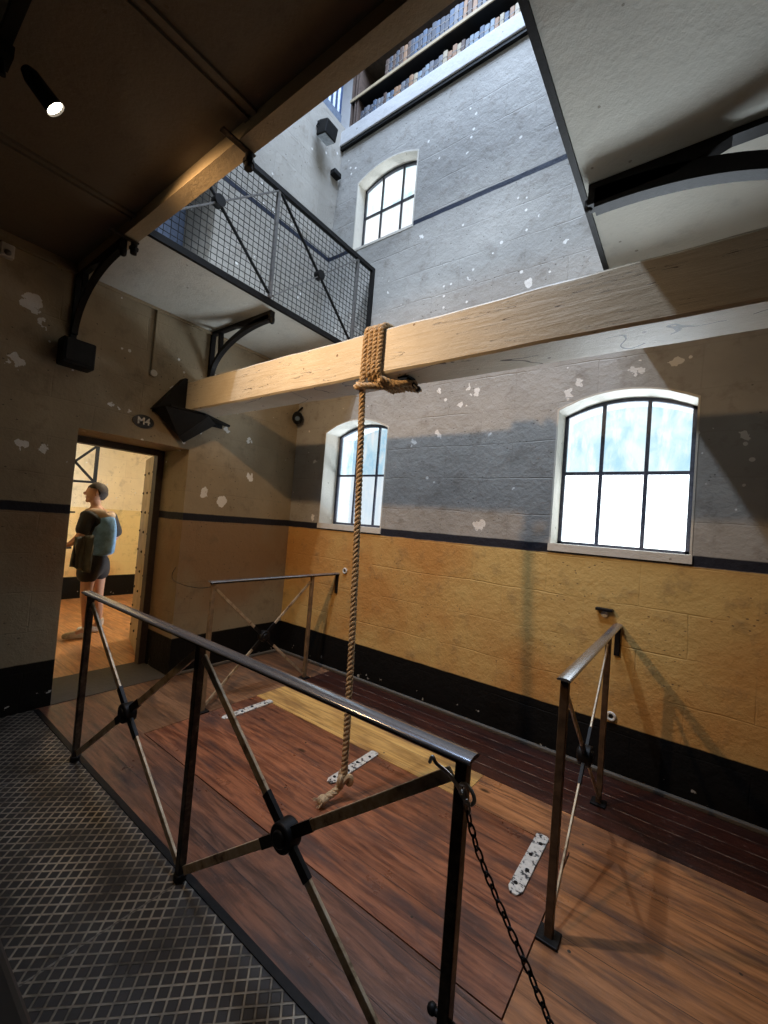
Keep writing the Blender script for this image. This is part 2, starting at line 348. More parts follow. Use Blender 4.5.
# floors: each strip of timber is its own piece
FT = .12
struct_box('floor_front_boards', -3.92, RX, 1.06, 1.45, -FT, 0, M['wood_front'])
struct_box('floor_landing_boards', -3.92, -3.03, 1.45, 3.36, -FT, 0, M['wood_landing'])
struct_box('floor_right_boards', -.43, RX, 1.45, 2.72, -FT, 0, M['wood'])
struct_box('floor_yellow_boards', -3.03, -1.04, 2.40, 2.72, -FT, 0, M['wood_yellow'])
struct_box('floor_orange_boards', -1.037, -.43, 2.40, 2.72, -FT, 0, M['wood'])
struct_box('floor_dark_boards', -3.03, RX, 2.72, 3.36, -FT, .0015, M['wood_dark'])
struct_box('floor_iron_plates', -4.2, RX, -2.2, 1.06, -FT, -.002, M['plate'])
struct_box('floor_next_room', -8.0, -4.49, .2, 4.6, -FT, 0, M['wood_room'])
thr = struct_box('trim_threshold', -4.49, -3.92, 1.15, 2.05, -FT, .004, plaster('grey_stone_threshold', (.10, .088, .07)))
struct_box('trim_trapdoor_pit', -3.03, -.43, 1.45, 2.40, -FT - .02, -.09, M['iron_dull'])
bbm = plaster('dusty_grey_fillet', (.13, .11, .085))
struct(MB().box(-3.9, RX, 3.325, 3.362, .0, .028).build('baseboard_back', bbm, bevel=.006)); struct(MB().box(-3.922, -3.885, 2.05, 3.34, .0, .026).build('baseboard_left', bbm, bevel=.006))
# steel edging between timber and plates
ed = MB().box(-3.9, RX, 1.045, 1.075, -.02, .004).build('trim_floor_edge', M['iron']); struct(ed)

def arched_wall(name, x0, x1, z0, z1, y0, y1, wins, mat):
    """wall in the xz plane with arched openings; wins = (xa, xb, zb, zs, zt)"""
    mb = MB(); x = x0; K = 14
    def quad(xa, xb, zl, zr, tl, tr): mb.prism([(xa, y0, zl), (xb, y0, zr), (xb, y0, tr), (xa, y0, tl)], (0, y1 - y0, 0))
    cols = sorted({(w_[0], w_[1]) for w_ in wins})
    for (xa, xb) in cols:
        if xa > x: quad(x, xa, z0, z0, z1, z1)
        ws = sorted([w_ for w_ in wins if w_[0] == xa], key=lambda w_: w_[2]); zcur = z0
        arc = [None]
        for (a0, b0, zb, zs, zt) in ws:
            for k in range(K):
                xl = a0 + (b0 - a0) * k / K; xr = a0 + (b0 - a0) * (k + 1) / K
                lo = arc[0]
                zl = lo(xl) if lo else z0; zr = lo(xr) if lo else z0
                quad(xl, xr, zl, zr, zb, zb)
            def f(t, a0=a0, b0=b0, zs=zs, zt=zt): return zs + (zt - zs) * (1 - ((t - (a0 + b0) / 2) / ((b0 - a0) / 2)) ** 2)
            arc = [f]
        a0, b0 = xa, xb
        for k in range(K):
            xl = a0 + (b0 - a0) * k / K; xr = a0 + (b0 - a0) * (k + 1) / K
            quad(xl, xr, arc[0](xl), arc[0](xr), z1, z1)
        x = xb
    quad(x, x1, z0, z0, z1, z1)
    return struct(mb.build(name, mat))
W1 = (-3.425, -2.530, 1.515, 2.60, 2.715); W2 = (-.895, -.003, 1.515, 2.605, 2.715); U = (-3.25, -2.43, 4.67, 5.457, 5.555)
W1c = (-3.425, -2.43, 0, 0, 0)
arched_wall('wall_back', -4.3, RX + .2, -.1, 3.9, WY, WY + .5, [W1, W2], M['wall_w'])
arched_wall('wall_back_upper', -4.3, RX + .2, 3.9, 6.0, WY, WY + .5, [U], M['wall_w'])

def window(k, W, depth, mat_g, cols, rail, fr, sill=True, T=.03, mull=.022):
    xa, xb, zb, zs, zt = W; y = WY + depth
    def top(t, a=xa, b=xb): return zs + (zt - zs) * (1 - ((t - (a + b) / 2) / ((b - a) / 2)) ** 2)
    root = struct(thing('window_%d' % k, (0, 0, 0), 'x', 'window'))
    del root['label']; del root['category']
    # lining of the recess (thin painted reveal)
    K = 16; mb = MB(); e = .012
    pts = [(xa, zb)] + [(xa + (xb - xa) * i / K, top(xa + (xb - xa) * i / K)) for i in range(K + 1)] + [(xb, zb)]
    inner = []
    cx, cz = (xa + xb) / 2, (zb + zt) / 2
    for (px, pz) in pts: inner.append((px + (e if px < cx else -e) * (1 if abs(px - cx) > .3 else 0), pz - (e if pz > zb else 0)))
    for i in range(len(pts) - 1):
        p, q, p2, q2 = pts[i], pts[i + 1], inner[i], inner[i + 1]
        mb.prism([(p[0], WY - .004, p[1]), (q[0], WY - .004, q[1]), (q2[0], WY - .004, q2[1]), (p2[0], WY - .004, p2[1])], (0, .4, 0))
    if sill: mb.box(xa - .004, xb + .004, WY - .012, WY + .4, zb - .012, zb + .045)
    else: mb.box(xa, xb, WY - .004, WY + .4, zb - .02, zb + .006)
    mb.build('reveal', M['reveal'], root)
    # frame
    z0 = zb + (.045 if sill else .006)
    fb = MB(); fb.box(xa, xa + T + e, y - .02, y + .02, z0, zs); fb.box(xb - T - e, xb, y - .02, y + .02, z0, zs); fb.box(xa, xb, y - .02, y + .02, z0, z0 + T * .8)
    pz = [(xa + (xb - xa) * i / K, top(xa + (xb - xa) * i / K)) for i in range(K + 1)]
    for i in range(K):
        p, q = pz[i], pz[i + 1]
        fb.prism([(p[0], y - .02, p[1]), (q[0], y - .02, q[1]), (q[0], y - .02, q[1] - .04), (p[0], y - .02, p[1] - .04)], (0, .04, 0))
    fb.box(xa, xb, y - .016, y + .016, rail - mull / 2, rail + mull / 2)
    for cxx in cols:
        fb.box(cxx - mull / 2, cxx + mull / 2, y - .014, y + .014, z0, top(cxx))
    fb.build('window_frame', fr, root)
    gb = MB()
    for i in range(K):
        p, q = pz[i], pz[i + 1]
        gb.prism([(p[0], y + .004, z0), (q[0], y + .004, z0), (q[0], y + .004, q[1] - .01), (p[0], y + .004, p[1] - .01)], (0, .006, 0))
    gb.build('window_glass', mat_g, root)
    return root
window(1, W1, .245, M['glass1'], (-3.13, -2.83), 2.13, M['frame'])
window(2, W2, .225, M['glass'], (-.60, -.30), 2.13, M['frame'], T=.026, mull=.026)
window(3, U, .15, M['glass_u'], (-2.99, -2.71), 5.12, M['frame_up'], sill=False, T=.018, mull=.018)

# door wall with a deep doorway
dw = MB(); dx0, dx1 = -4.49, DX; dy0, dy1, dz = 1.15, 2.05, 2.17
dw.box(dx0, dx1, -2.2, dy0, -.1, 3.36); dw.box(dx0, dx1, dy1, WY + .5, -.1, 3.36); dw.box(dx0, dx1, dy0, dy1, dz, 3.36); dw.box(dx0, dx1, -2.2, 1.12, 3.36, 3.50)
struct(dw.build('wall_left', M['wall_d']))
# upper storey left wall, slightly battered, with an upstairs cell doorway
def bx(z): return -3.70 + (z - 3.4) * .058
uw = MB()
def slant(ya, yb, za, zb): uw.prism([(-4.3, ya, za), (bx(za), ya, za), (bx(zb), ya, zb), (-4.3, ya, zb)], (0, yb - ya, 0))
slant(1.93, WY, 3.396, 6.25); slant(-2.2, 1.1, 3.50, 6.25); slant(1.1, 1.93, 5.3, 6.25)
struct(uw.build('wall_left_upper', masonry('upper_grey_masonry', 'y', (.40, .375, .33), (.4, .3, .2), PATCH_D[:2])))
ud = MB(); ud.box(-4.25, -4.19, 1.1, 1.93, 3.40, 5.3)
for i in range(3): ud.box(-4.19, -4.17, 1.14 + i * .27, 1.36 + i * .27, 3.5, 5.2)
struct(ud.build('door_2', simple('blue_grey_painted_door', (.10, .13, .20), .5)))
# right, rear, roof, next room
M['wall_r'] = masonry('bounce_cutting_dark_masonry', 'y', (.16, .13, .10), (.16, .11, .06), [])  # unseen walls given a darkened colour to lower the bounced light
struct_box('wall_right', RX, RX + .3, -2.2, WY + .5, -.1, 3.4, M['wall_r'])
struct_box('wall_right_upper', RX, RX + .3, -2.2, WY + .5, 3.4, 8.6, M['wall_d'])
struct_box('wall_front', -4.5, RX + .3, -2.5, -2.2, -.1, 8.6, M['wall_r'])
struct_box('wall_back_attic', -4.5, RX + .3, 4.1, 4.3, 6.0, 8.6, M['white_stone'])
struct_box('wall_left_attic', -4.8, -4.5, -2.5, 4.3, 5.9, 8.6, M['white_stone'])
struct_box('ceiling_roof', -4.8, RX + .3, -2.5, 4.3, 8.6, 8.8, M['white_stone'])
struct_box('wall_next_room_far', -8.2, -8.0, .2, 4.6, -.1, 3.4, masonry('next_room_cream_masonry', 'y', (.80, .70, .50), (.74, .60, .30), [], False, False))
struct_box('wall_next_room_side', -8.2, -4.49, 4.5, 4.7, -.1, 3.4, M['cream'])
struct_box('wall_next_room_near', -8.2, -4.49, .1, .3, -.1, 3.4, M['cream'])
struct_box('ceiling_next_room', -8.2, -4.49, .1, 4.7, 3.4, 3.5, M['cream'])

# galleries: left, right, front
lf = struct_box('ceiling_left_gallery', -3.92, -2.93, 1.12, WY, 3.36, 3.396, M['slab'])
struct_box('ceiling_right_gallery', -.515, RX, 1.12, WY, 3.36, 3.396, M['slab'])
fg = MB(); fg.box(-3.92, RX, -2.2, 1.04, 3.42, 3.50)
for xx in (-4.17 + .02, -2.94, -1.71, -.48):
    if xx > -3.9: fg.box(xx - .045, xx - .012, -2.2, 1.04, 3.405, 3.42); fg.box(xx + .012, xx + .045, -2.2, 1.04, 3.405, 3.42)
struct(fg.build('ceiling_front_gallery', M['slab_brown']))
struct_box('trim_front_gallery_edge_beam', -3.92, RX, 1.035, 1.12, 3.345, 3.52, M['fascia'])
for nm, x in (('trim_left_gallery_edge', -2.92), ('trim_right_gallery_edge', -.528)):
    struct_box(nm, x - .016, x + .012, 1.12, WY, 3.350, 3.398, M['iron'])
st = MB(); st.box(-3.915, -3.895, .0, WY, 3.335, 3.358); struct(st.build('trim_left_soffit_batten', M['fascia']))

# ledge over the window wall
struct(MB().box(-3.62, RX, 3.31, 4.1, 6.0, 6.17).build('trim_ledge', M['white_stone'], bevel=.008))
struct(MB().box(-3.62, RX, 3.325, 3.4, 5.965, 6.0).build('trim_ledge_painted_shadow', M['iron_dull']))  # dark strip painting the shade under the ledge
struct(MB().box(-4.5, -3.56, 1.5, 3.31, 6.25, 6.38).build('trim_left_ledge', simple('blue_grey_timber_ledge', (.12, .15, .20), .6)))

# ------------------------------------------------------------------ gallows beam
BY0, BY1, BZ0, BZ1 = 1.93, 2.19, 2.50, 2.78
bm_ = MB()
nseg = 24
for i in range(nseg):   # slightly uneven hewn beam
    pass
prof = [(BY0, BZ0 + .012), (BY0 + .012, BZ0), (BY1 - .012, BZ0), (BY1, BZ0 + .012), (BY1, BZ1 - .018), (BY1 - .018, BZ1), (BY0 + .018, BZ1), (BY0, BZ1 - .018)]
vs = []; fs = []; k = len(prof); xs = [DX + .004 + (RX - DX - .008) * i / 60 for i in range(61)]
for x in xs:
    wz = .0015 * math.sin(x * 7.1) + .0015 * math.sin(x * 17.3); wy = .003 * math.sin(x * 5.7 + 1)
    for (py, pz) in prof: vs.append((x, py + wy, pz + wz * (1 if pz > 2.6 else .5)))
for i in range(60):
    for j in range(k): fs.append((i * k + j, i * k + (j + 1) % k, (i + 1) * k + (j + 1) % k, (i + 1) * k + j))
fs += [tuple(range(k)), tuple(60 * k + j for j in range(k))]
bm_.add(vs, fs)
gb = bm_.build('gallows_beam', M['beam'])
tag(gb, 'long cream-painted timber beam spanning the room from wall to wall', 'beam')

# iron shoe under the beam at the door wall
sh = thing('beam_shoe', (DX, 1.95, 2.3), 'folded black metal shoe under the wall end of the cream beam, above the doorway', 'bracket')
s_ = MB(); s_.box(DX + .001, DX + .02, 1.68, 2.36, 2.44, 2.49); s_.prism([(DX + .001, 1.72, 2.478), (DX + .22, 1.74, 2.478), (DX + .24, 2.05, 2.478), (DX + .03, 2.44, 2.478), (DX + .001, 2.44, 2.478)], (0, 0, .018))
s_.prism([(DX + .001, 1.66, 2.46), (DX + .001, 1.9, 2.80), (DX + .001, 1.925, 2.80), (DX + .001, 1.925, 2.46)], (.10, 0, 0))
s_.build('wall_plate', M['iron_dull'], sh)
s_ = MB(); A = Vector((DX + .005, 1.67, 2.47)); B = Vector((DX + .22, 1.69, 2.47)); Cc = Vector((DX + .27, 2.06, 2.47)); D = Vector((DX + .005, 2.30, 2.47)); E_ = Vector((DX + .16, 1.86, 2.24)); F = Vector((DX + .02, 1.98, 2.22))
s_.add([A, B, Cc, D, E_, F], [(0, 1, 2, 3), (0, 4, 1), (1, 4, 2), (0, 5, 4), (4, 5, 2), (5, 3, 2), (0, 3, 5)])
s_.build('wedge', M['iron_dull'], sh)

# ------------------------------------------------------------------ railings
def brace(root, p, q, hub, hr, axis):
    """four arms of the cross and the hub between"""
    pass
def cross(root, p1, p2, q1, q2, hub, nrm, w=.030, t=.012):
    n = Vector(nrm).normalized()
    for (a_, b__) in ((p1, p2), (q1, q2)):
        a_ = Vector(a_); b__ = Vector(b__); h = Vector(hub)
        for e in (a_, b__):
            d = (h - e).normalized(); o = MB().bar(e, h - d * .03, t, w, up=d.cross(n).cross(d) if False else n.cross(d)).build('brace_arm', M['brace'], root, bevel=.002)
            sl = MB().bar(h - d * .15, h - d * .03, t + .004, w + .004, up=n.cross(d)).build('brace_sleeve', M['iron'], o)
    hb = MB(); h = Vector(hub); hb.cyl(h - n * .030, h + n * .030, .050, 24); hb.cyl(h - n * .038, h + n * .038, .030, 20)
    hb.build('hub', M['iron'], root, bevel=.006, smooth=True)

def top_rail(root, p, q, w=.062, h=.013):
    p = Vector(p); q = Vector(q); d = (q - p).normalized(); r = d.cross(Vector((0, 0, 1)))
    poly = []
    for t_ in range(9):
        a_ = PI * t_ / 8; poly.append(p + r * (math.cos(a_) * w / 2) + Vector((0, 0, math.sin(a_) * h * .75 + h * .25)))
    poly.append(p - r * w / 2); poly.append(p + r * w / 2)
    return MB().prism(poly, q - p).build('top_rail', M['handrail'], root, smooth=True)

# near railing, in front of the trapdoor
rl = thing('railing', (-1.71, 1.03, 0), 'near three-post iron railing with polished handrail and two cross braces beside the chequer plates', 'railing')
ZR = 1.025
top_rail(rl, (-3.03, 1.02, ZR), (-.415, 1.02, ZR))
MB().box(-3.02, -.44, 1.005, 1.035, ZR - .014, ZR).build('rail_flat', M['iron'], rl)
PX = (-2.985, -1.71, -.448)
for x in PX:
    post = MB().box(x - .016, x + .016, 1.013, 1.047, .0, ZR - .012).build('post', M['worn'], rl, bevel=.003)
    MB().cyl((x, 1.03, 0), (x, 1.03, .03), .027, 16).build('foot', M['iron'], rl, bevel=.005, smooth=True)
for i in range(2):
    xa, xb = PX[i] + .03, PX[i + 1] - .03; xm = (xa + xb) / 2
    cross(rl, (xa, 1.03, .965), (xb, 1.03, .055), (xa, 1.03, .055), (xb, 1.03, .965), (xm, 1.03, .505), (0, 1, 0), .034)
bl = MB().cyl((PX[2] - .035, 1.03, .36), (PX[2] + .035, 1.03, .36), .009, 10); bl.ball((PX[2] - .037, 1.03, .36), .014)
bl.build('eye_bolt', M['iron'], rl, smooth=True)
# railings that end at the window wall
def side_rail(x, ya, yb, label, pm_, zt=1.03, base=.06):
    r_ = thing('railing', (x, ya, 0), label, 'railing')
    top_rail(r_, (x, ya - .035, zt), (x, WY - .004, zt), .055)
    MB().box(x - .014, x + .014, ya - .02, WY - .004, zt - .014, zt).build('rail_flat', M['iron'], r_)
    MB().box(x - .017, x + .017, WY - .016, WY - .001, zt - .21, zt - .012).build('wall_strap', M['iron'], r_, bevel=.003)
    for y in (ya, yb):
        MB().box(x - .016, x + .016, y - .016, y + .016, 0.0, zt - .012).build('post', pm_, r_, bevel=.003)
        MB().box(x - .042, x + .042, y - .042, y + .042, .0016, .014).build('base_plate', M['iron'], r_, bevel=.003)
    cross(r_, (x, ya + .03, zt - .06), (x, yb - .02, .05), (x, ya + .02, .05), (x, yb - .02, zt - .06), (x, (ya + yb) / 2, .51), (1, 0, 0), .024, .010)
    return r_
side_rail(-3.06, 1.90, 2.985, 'far left iron railing beside the doorway running to the corner of the window wall', simple('buff_bronze_post', (.24, .165, .095), .45, .3, .3, 20))
side_rail(-.39, 1.85, 2.95, 'right-hand iron railing with blue-lit handrail running to the wall below the right window', simple('rusty_brown_post', (.09, .055, .03), .5, .2, .5, 20))

# ------------------------------------------------------------------ trapdoor
td = thing('trapdoor', (-1.73, 1.92, -.05), 'closed red-brown boarded trapdoor in the floor between the railings', 'trapdoor')
MB().box(-3.024, -.436, 1.456, 2.394, -.085, .0005).build('door_leaf', M['trap'], td)
for x in (-.57, -1.71, -2.85):
    yA, yB = 1.95, 2.42
    s_ = MB(); w_ = .032
    poly = [(x - w_, yA + .03, .001), (x - w_ * .5, yA, .001), (x + w_ * .5, yA, .001), (x + w_, yA + .03, .001), (x + w_, yB - .01, .001), (x + w_ * .6, yB, .001), (x - w_ * .6, yB, .001), (x - w_, yB - .01, .001)]
    s_.prism(poly, (0, 0, .009)); o = s_.build('hinge_strap', M['white_chip'], td, bevel=.002); o['label'] = 'chipped white painted iron strap'
    for k_ in range(4):
        MB().cyl((x + (.009 if k_ % 2 else -.009), yA + .06 + k_ * .11, .009), (x + (.009 if k_ % 2 else -.009), yA + .06 + k_ * .11, .0135), .0095, 12).build('bolt', M['iron'], o)

# ------------------------------------------------------------------ rope
def twisted(mb, path, R_=.0105, r=.0112, pitch=.085, strands=3, n=7, step=.0085):
    pts = [Vector(p) for p in path]; L = [0]
    for i in range(1, len(pts)): L.append(L[-1] + (pts[i] - pts[i - 1]).length)
    m = max(4, int(L[-1] / step)); fr = []; prev = None; j = 0
    for i in range(m + 1):
        s = L[-1] * i / m
        while j < len(pts) - 2 and L[j + 1] < s: j += 1
        t = (s - L[j]) / max(1e-6, L[j + 1] - L[j]); p = pts[j].lerp(pts[j + 1], t)
        d0 = (pts[j + 1] - pts[j]).normalized(); dn = (pts[min(j + 2, len(pts) - 1)] - pts[min(j + 1, len(pts) - 2)]).normalized(); d = d0.lerp(dn, t * .5).normalized()
        if prev is None:
            u = Vector((0, 1, 0)) if abs(d.y) < .9 else Vector((1, 0, 0))
        else: u = prev
        u = (u - d * u.dot(d)).normalized(); prev = u; fr.append((s, p, u, d.cross(u)))
    for k_ in range(strands):
        q = [p + (u * math.cos(2 * PI * (s / pitch + k_ / strands)) + v * math.sin(2 * PI * (s / pitch + k_ / strands))) * R_ for (s, p, u, v) in fr]
        mb.tube(q, r, n)
def smoothp(P_, k=8):
    P_ = [Vector(p) for p in P_]; out = []
    for i in range(len(P_) - 1):
        p0 = P_[max(i - 1, 0)]; p1 = P_[i]; p2 = P_[i + 1]; p3 = P_[min(i + 2, len(P_) - 1)]
        for j in range(k):
            t = j / k; out.append(.5 * ((2 * p1) + (p2 - p0) * t + (2 * p0 - 5 * p1 + 4 * p2 - p3) * t * t + (3 * p1 - p0 - 3 * p2 + p3) * t ** 3))
    return out + [P_[-1]]
rp = thing('rope', (-1.6, 1.9, 2.5), 'twisted straw-coloured rope coiled round the beam and hanging down to the trapdoor', 'rope')
g = .022   # rope half thickness
m_ = MB(); RX0 = -1.665
fall = [(RX0, BY0 - g, 2.74), (RX0, BY0 - g, 2.6), (RX0, BY0 - g - .002, 2.49), (-1.655, BY0 - g, 2.3), (-1.62, 1.908, 1.7), (-1.585, 1.905, 1.0), (-1.56, 1.90, .4), (-1.553, 1.90, .135)]
twisted(m_, smoothp(fall)); m_.build('hanging_rope', M['rope'], rp, smooth=True)
m_ = MB()
for i in range(4):
    x = RX0 + .0 + i * .037; x2 = x + .037; gy0, gy1, gz0, gz1 = BY0 - g, BY1 + g, BZ0 - g, BZ1 + g
    if i == 0: path = [(x, gy0, 2.73), (x, gy0 + .005, gz1 - .02), (x + .004, gy0 + .03, gz1), (x + .02, gy1 - .03, gz1), (x + .03, gy1, gz1 - .03), (x2, gy1, gz0 + .03), (x2, gy1 - .03, gz0), (x2, gy0 + .03, gz0), (x2, gy0, gz0 + .03), (x2, gy0, 2.6)]
    elif i < 3: path = [(x, gy0, 2.59), (x, gy0, gz1 - .03), (x + .004, gy0 + .03, gz1), (x + .02, gy1 - .03, gz1), (x + .03, gy1, gz1 - .03), (x2, gy1, gz0 + .03), (x2, gy1 - .03, gz0), (x2, gy0 + .03, gz0), (x2, gy0, gz0 + .03), (x2, gy0, 2.6)]
    else: path = [(x, gy0, 2.59), (x, gy0, gz1 - .03), (x + .006, gy0 + .03, gz1), (x + .06, gy1 - .03, gz1), (x + .08, gy1, gz1 - .04), (x + .05, gy1, gz0 + .02)]
    twisted(m_, path, .0095, .010, .075)
m_.build('rope_coils', M['rope'], rp, smooth=True)
m_ = MB()
z0 = BZ0 - .05
twisted(m_, smoothp([(RX0 + .015, BY0 - .055, z0 - .01), (RX0 - .025, BY0 - .045, z0 - .02), (RX0 + .0, BY0 - .06, z0 - .03), (RX0 + .06, BY0 - .02, z0 - .022), (RX0 + .14, BY0 + .05, z0 - .018), (RX0 + .22, BY0 + .14, z0 - .008), (RX0 + .24, BY1 - .02, z0 + .01), (RX0 + .22, BY1 - .02, z0 + .02)]))
twisted(m_, smoothp([(RX0 + .10, BY0 + .0, z0 + .005), (RX0 + .2, BY0 + .05, z0 - .01), (RX0 + .25, BY0 + .10, z0 + .005), (RX0 + .27, BY0 + .16, z0 + .02)]))
twisted(m_, smoothp([(RX0 + .13, BY0 - .02, z0 + .015), (RX0 + .17, BY0 + .03, z0 + .0), (RX0 + .22, BY0 + .08, z0 + .0), (RX0 + .25, BY0 + .12, z0 + .02)]))
m_.build('rope_hitch', M['rope'], rp, smooth=True)
m_ = MB(); kx, ky, kz = -1.553, 1.90, .115   # knot and free end
kn = []
for i in range(60):
    t = 2 * PI * i / 60; kn.append((kx + .030 * math.sin(t) + .016 * math.sin(2 * t), ky + .026 * (math.cos(t) - .4 * math.cos(2 * t)), kz + .022 * -math.sin(3 * t)))
m_.tube(kn, .0165, 8, closed=True)
twisted(m_, smoothp([(kx, ky, kz + .03), (kx - .005, ky - .02, kz - .03), (kx - .02, ky - .06, kz - .06), (kx - .035, ky - .12, kz - .075)]))
m_.ball((kx - .037, ky - .128, kz - .076), .027, sc=(1.1, 1.2, 1))
for i in range(9):
    an = i * .7; m_.tube([(kx - .037, ky - .128, kz - .076), (kx - .045 + .035 * math.cos(an), ky - .165 + .01 * math.sin(an * 2), kz - .076 + .025 * math.sin(an))], [.006, .002], 5)
m_.build('end_knot', M['rope'], rp, smooth=True)
# iron cleat that the rope is tied off on
ck = thing('beam_cleat', (-1.36, 2.06, 2.47), 'dark iron peg sticking out under the beam beside the rope coils', 'cleat')
c1 = MB(); c1.cyl((-1.44, 2.05, 2.505), (-1.36, 2.06, 2.425), .013, 12); c1.ball((-1.358, 2.06, 2.423), .018); c1.build('peg', M['iron'], ck, smooth=True)
c1 = MB(); c1.box(-1.48, -1.40, 2.01, 2.09, 2.488, 2.4985); c1.build('plate', M['iron'], ck, bevel=.002)

# ------------------------------------------------------------------ chain on the near right post
def ring(mb, c, r, t, nrm, n=20, sx=1.0, d=None):
    nrm = Vector(nrm).normalized(); u = Vector(d).normalized() if d is not None else nrm.orthogonal().normalized(); v = nrm.cross(u)
    pts = []
    for i in range(n):
        a_ = 2 * PI * i / n; pts.append(Vector(c) + u * (math.cos(a_) * r * sx) + v * math.sin(a_) * r)
    mb.tube(pts, t, 6, closed=True)
ch = thing('chain', (-.437, 1.03, .9), 'dark link chain hooked on the near right post and hanging down beside the trapdoor', 'chain')
path = smoothp([(-.418, .985, .955), (-.405, .99, .90), (-.375, 1.0, .82), (-.305, 1.0, .718), (-.242, 1.0, .635), (-.183, 1.0, .55), (-.10, 1.0, .455), (-.01, 1.0, .40), (.08, 1.0, .40), (.17, 1.0, .46), (.27, 1.0, .60), (.36, 1.0, .76), (.488, 1.0, 1.0)], 30)
L = 0; nxt = 0; k_ = 0; pitch = .027
for i in range(1, len(path)):
    L += (path[i] - path[i - 1]).length
    if L >= nxt:
        d = (path[i] - path[i - 1]).normalized(); side = Vector((0, 1, 0)) if k_ % 2 else d.cross(Vector((0, 1, 0)))
        m_ = MB(); ring(m_, path[i], .0075, .0026, side, 14, 2.3, d); m_.build('link', M['iron'] if k_ > 1 else M['bright_steel'], ch, smooth=True); nxt += pitch; k_ += 1
m_ = MB(); ring(m_, (-.42, 1.0, .95), .024, .005, (.3, 1, .2)); m_.build('ring', M['bright_steel'], ch, smooth=True)
m_ = MB(); m_.tube(smoothp([(-.425, .985, .955), (-.47, 1.0, .975), (-.505, .99, .995), (-.515, .985, 1.01), (-.525, .99, .99)]), .005, 8); m_.build('snap_hook', M['bright_steel'], ch, smooth=True)

# thin chain from the far left railing to the door wall
tc = MB(); pp = smoothp([(-3.078, 1.885, .99), (-3.25, 1.89, .955), (-3.5, 1.90, .94), (-3.72, 1.915, .95), (-3.84, 1.96, .99), (-3.918, 2.03, 1.04)], 10); tc.tube(pp, .0035, 6)
tc.build('barrier_cord', M['worn'], smooth=True); tag(bpy.data.objects['barrier_cord'], 'thin wire cord slung from the far left railing to the doorway edge', 'cord')

# ------------------------------------------------------------------ gallery brackets
def bracket(loc, label, flip=1, drop=.44, reach=.90, thick=.055, t=.05):
    """loc = foot on the wall at soffit height; reaches out along x (flip=+1) to the slab edge"""
    x0, y, z = loc; r_ = thing('gallery_bracket', loc, label, 'bracket', None)
    f = flip
    MB().box(min(x0, x0 + f * reach), max(x0, x0 + f * reach), y - t / 2, y + t / 2, z - .028, z - .001).build('top_bar', M['iron'], r_)
    MB().box(min(x0, x0 + f * .028), max(x0, x0 + f * .028), y - t / 2, y + t / 2, z - drop - .04, z - .028).build('wall_bar', M['iron'], r_)
    # curved arm
    K = 22; top_ = []; bot = []
    for i in range(K + 1):
        s = i / K; an = s * PI / 2
        xx = .03 + (reach - .06) * (1 - math.cos(an)); zz = -drop + (drop - .03) * math.sin(an)
        th = thick * (.55 + .6 * s)
        tx, tz = math.sin(an) * (reach - .06), (drop - .03) * math.cos(an); L_ = math.hypot(tx, tz); nx, nz = tz / L_, -tx / L_
        top_.append((x0 + f * xx, zz + z)); bot.append((x0 + f * (xx + nx * th), z + zz + nz * th))
    m_ = MB()
    for i in range(K):
        m_.prism([(top_[i][0], y - t / 2, top_[i][1]), (top_[i + 1][0], y - t / 2, top_[i + 1][1]), (bot[i + 1][0], y - t / 2, bot[i + 1][1]), (bot[i][0], y - t / 2, bot[i][1])], (0, t, 0))
    m_.build('curved_arm', M['iron'], r_)
    # web where arm and bar merge, small strut and end nut
    m_ = MB(); m_.prism([(x0 + f * reach, y - t / 2, z - .028), (x0 + f * (reach - .55), y - t / 2, z - .028), (x0 + f * (reach - .35), y - t / 2, z - .028 - thick * .8), (x0 + f * reach, y - t / 2, z - .03 - thick * .9)], (0, t, 0))
    m_.build('web', M['iron'], r_)
    MB().bar((x0 + f * .145, y, z - .02), (x0 + f * .165, y, z - .225), .04, .035, up=(0, 1, 0)).build('strut', M['iron'], r_)
    m_ = MB(); m_.cyl((x0 + f * (reach + .0), y + .0, z - .065), (x0 + f * (reach + .0), y, z - .095), .022, 14); m_.ball((x0 + f * reach, y, z - .095), .022)
    m_.build('end_nut', M['iron'], r_, smooth=True)
    return r_
bracket((DX, 2.18, 3.358), 'black curved iron bracket under the left gallery, the one just behind the cream beam', 1, .44, .93, .046, .045)
bracket((DX, 1.05, 3.338), 'black curved iron bracket on the door wall beneath the front gallery edge', 1, .47, .83, .036, .04)
bracket((RX, 2.17, 3.358), 'large black curved iron bracket under the right gallery above the cream beam', -1, .46, .995, .085, .065)

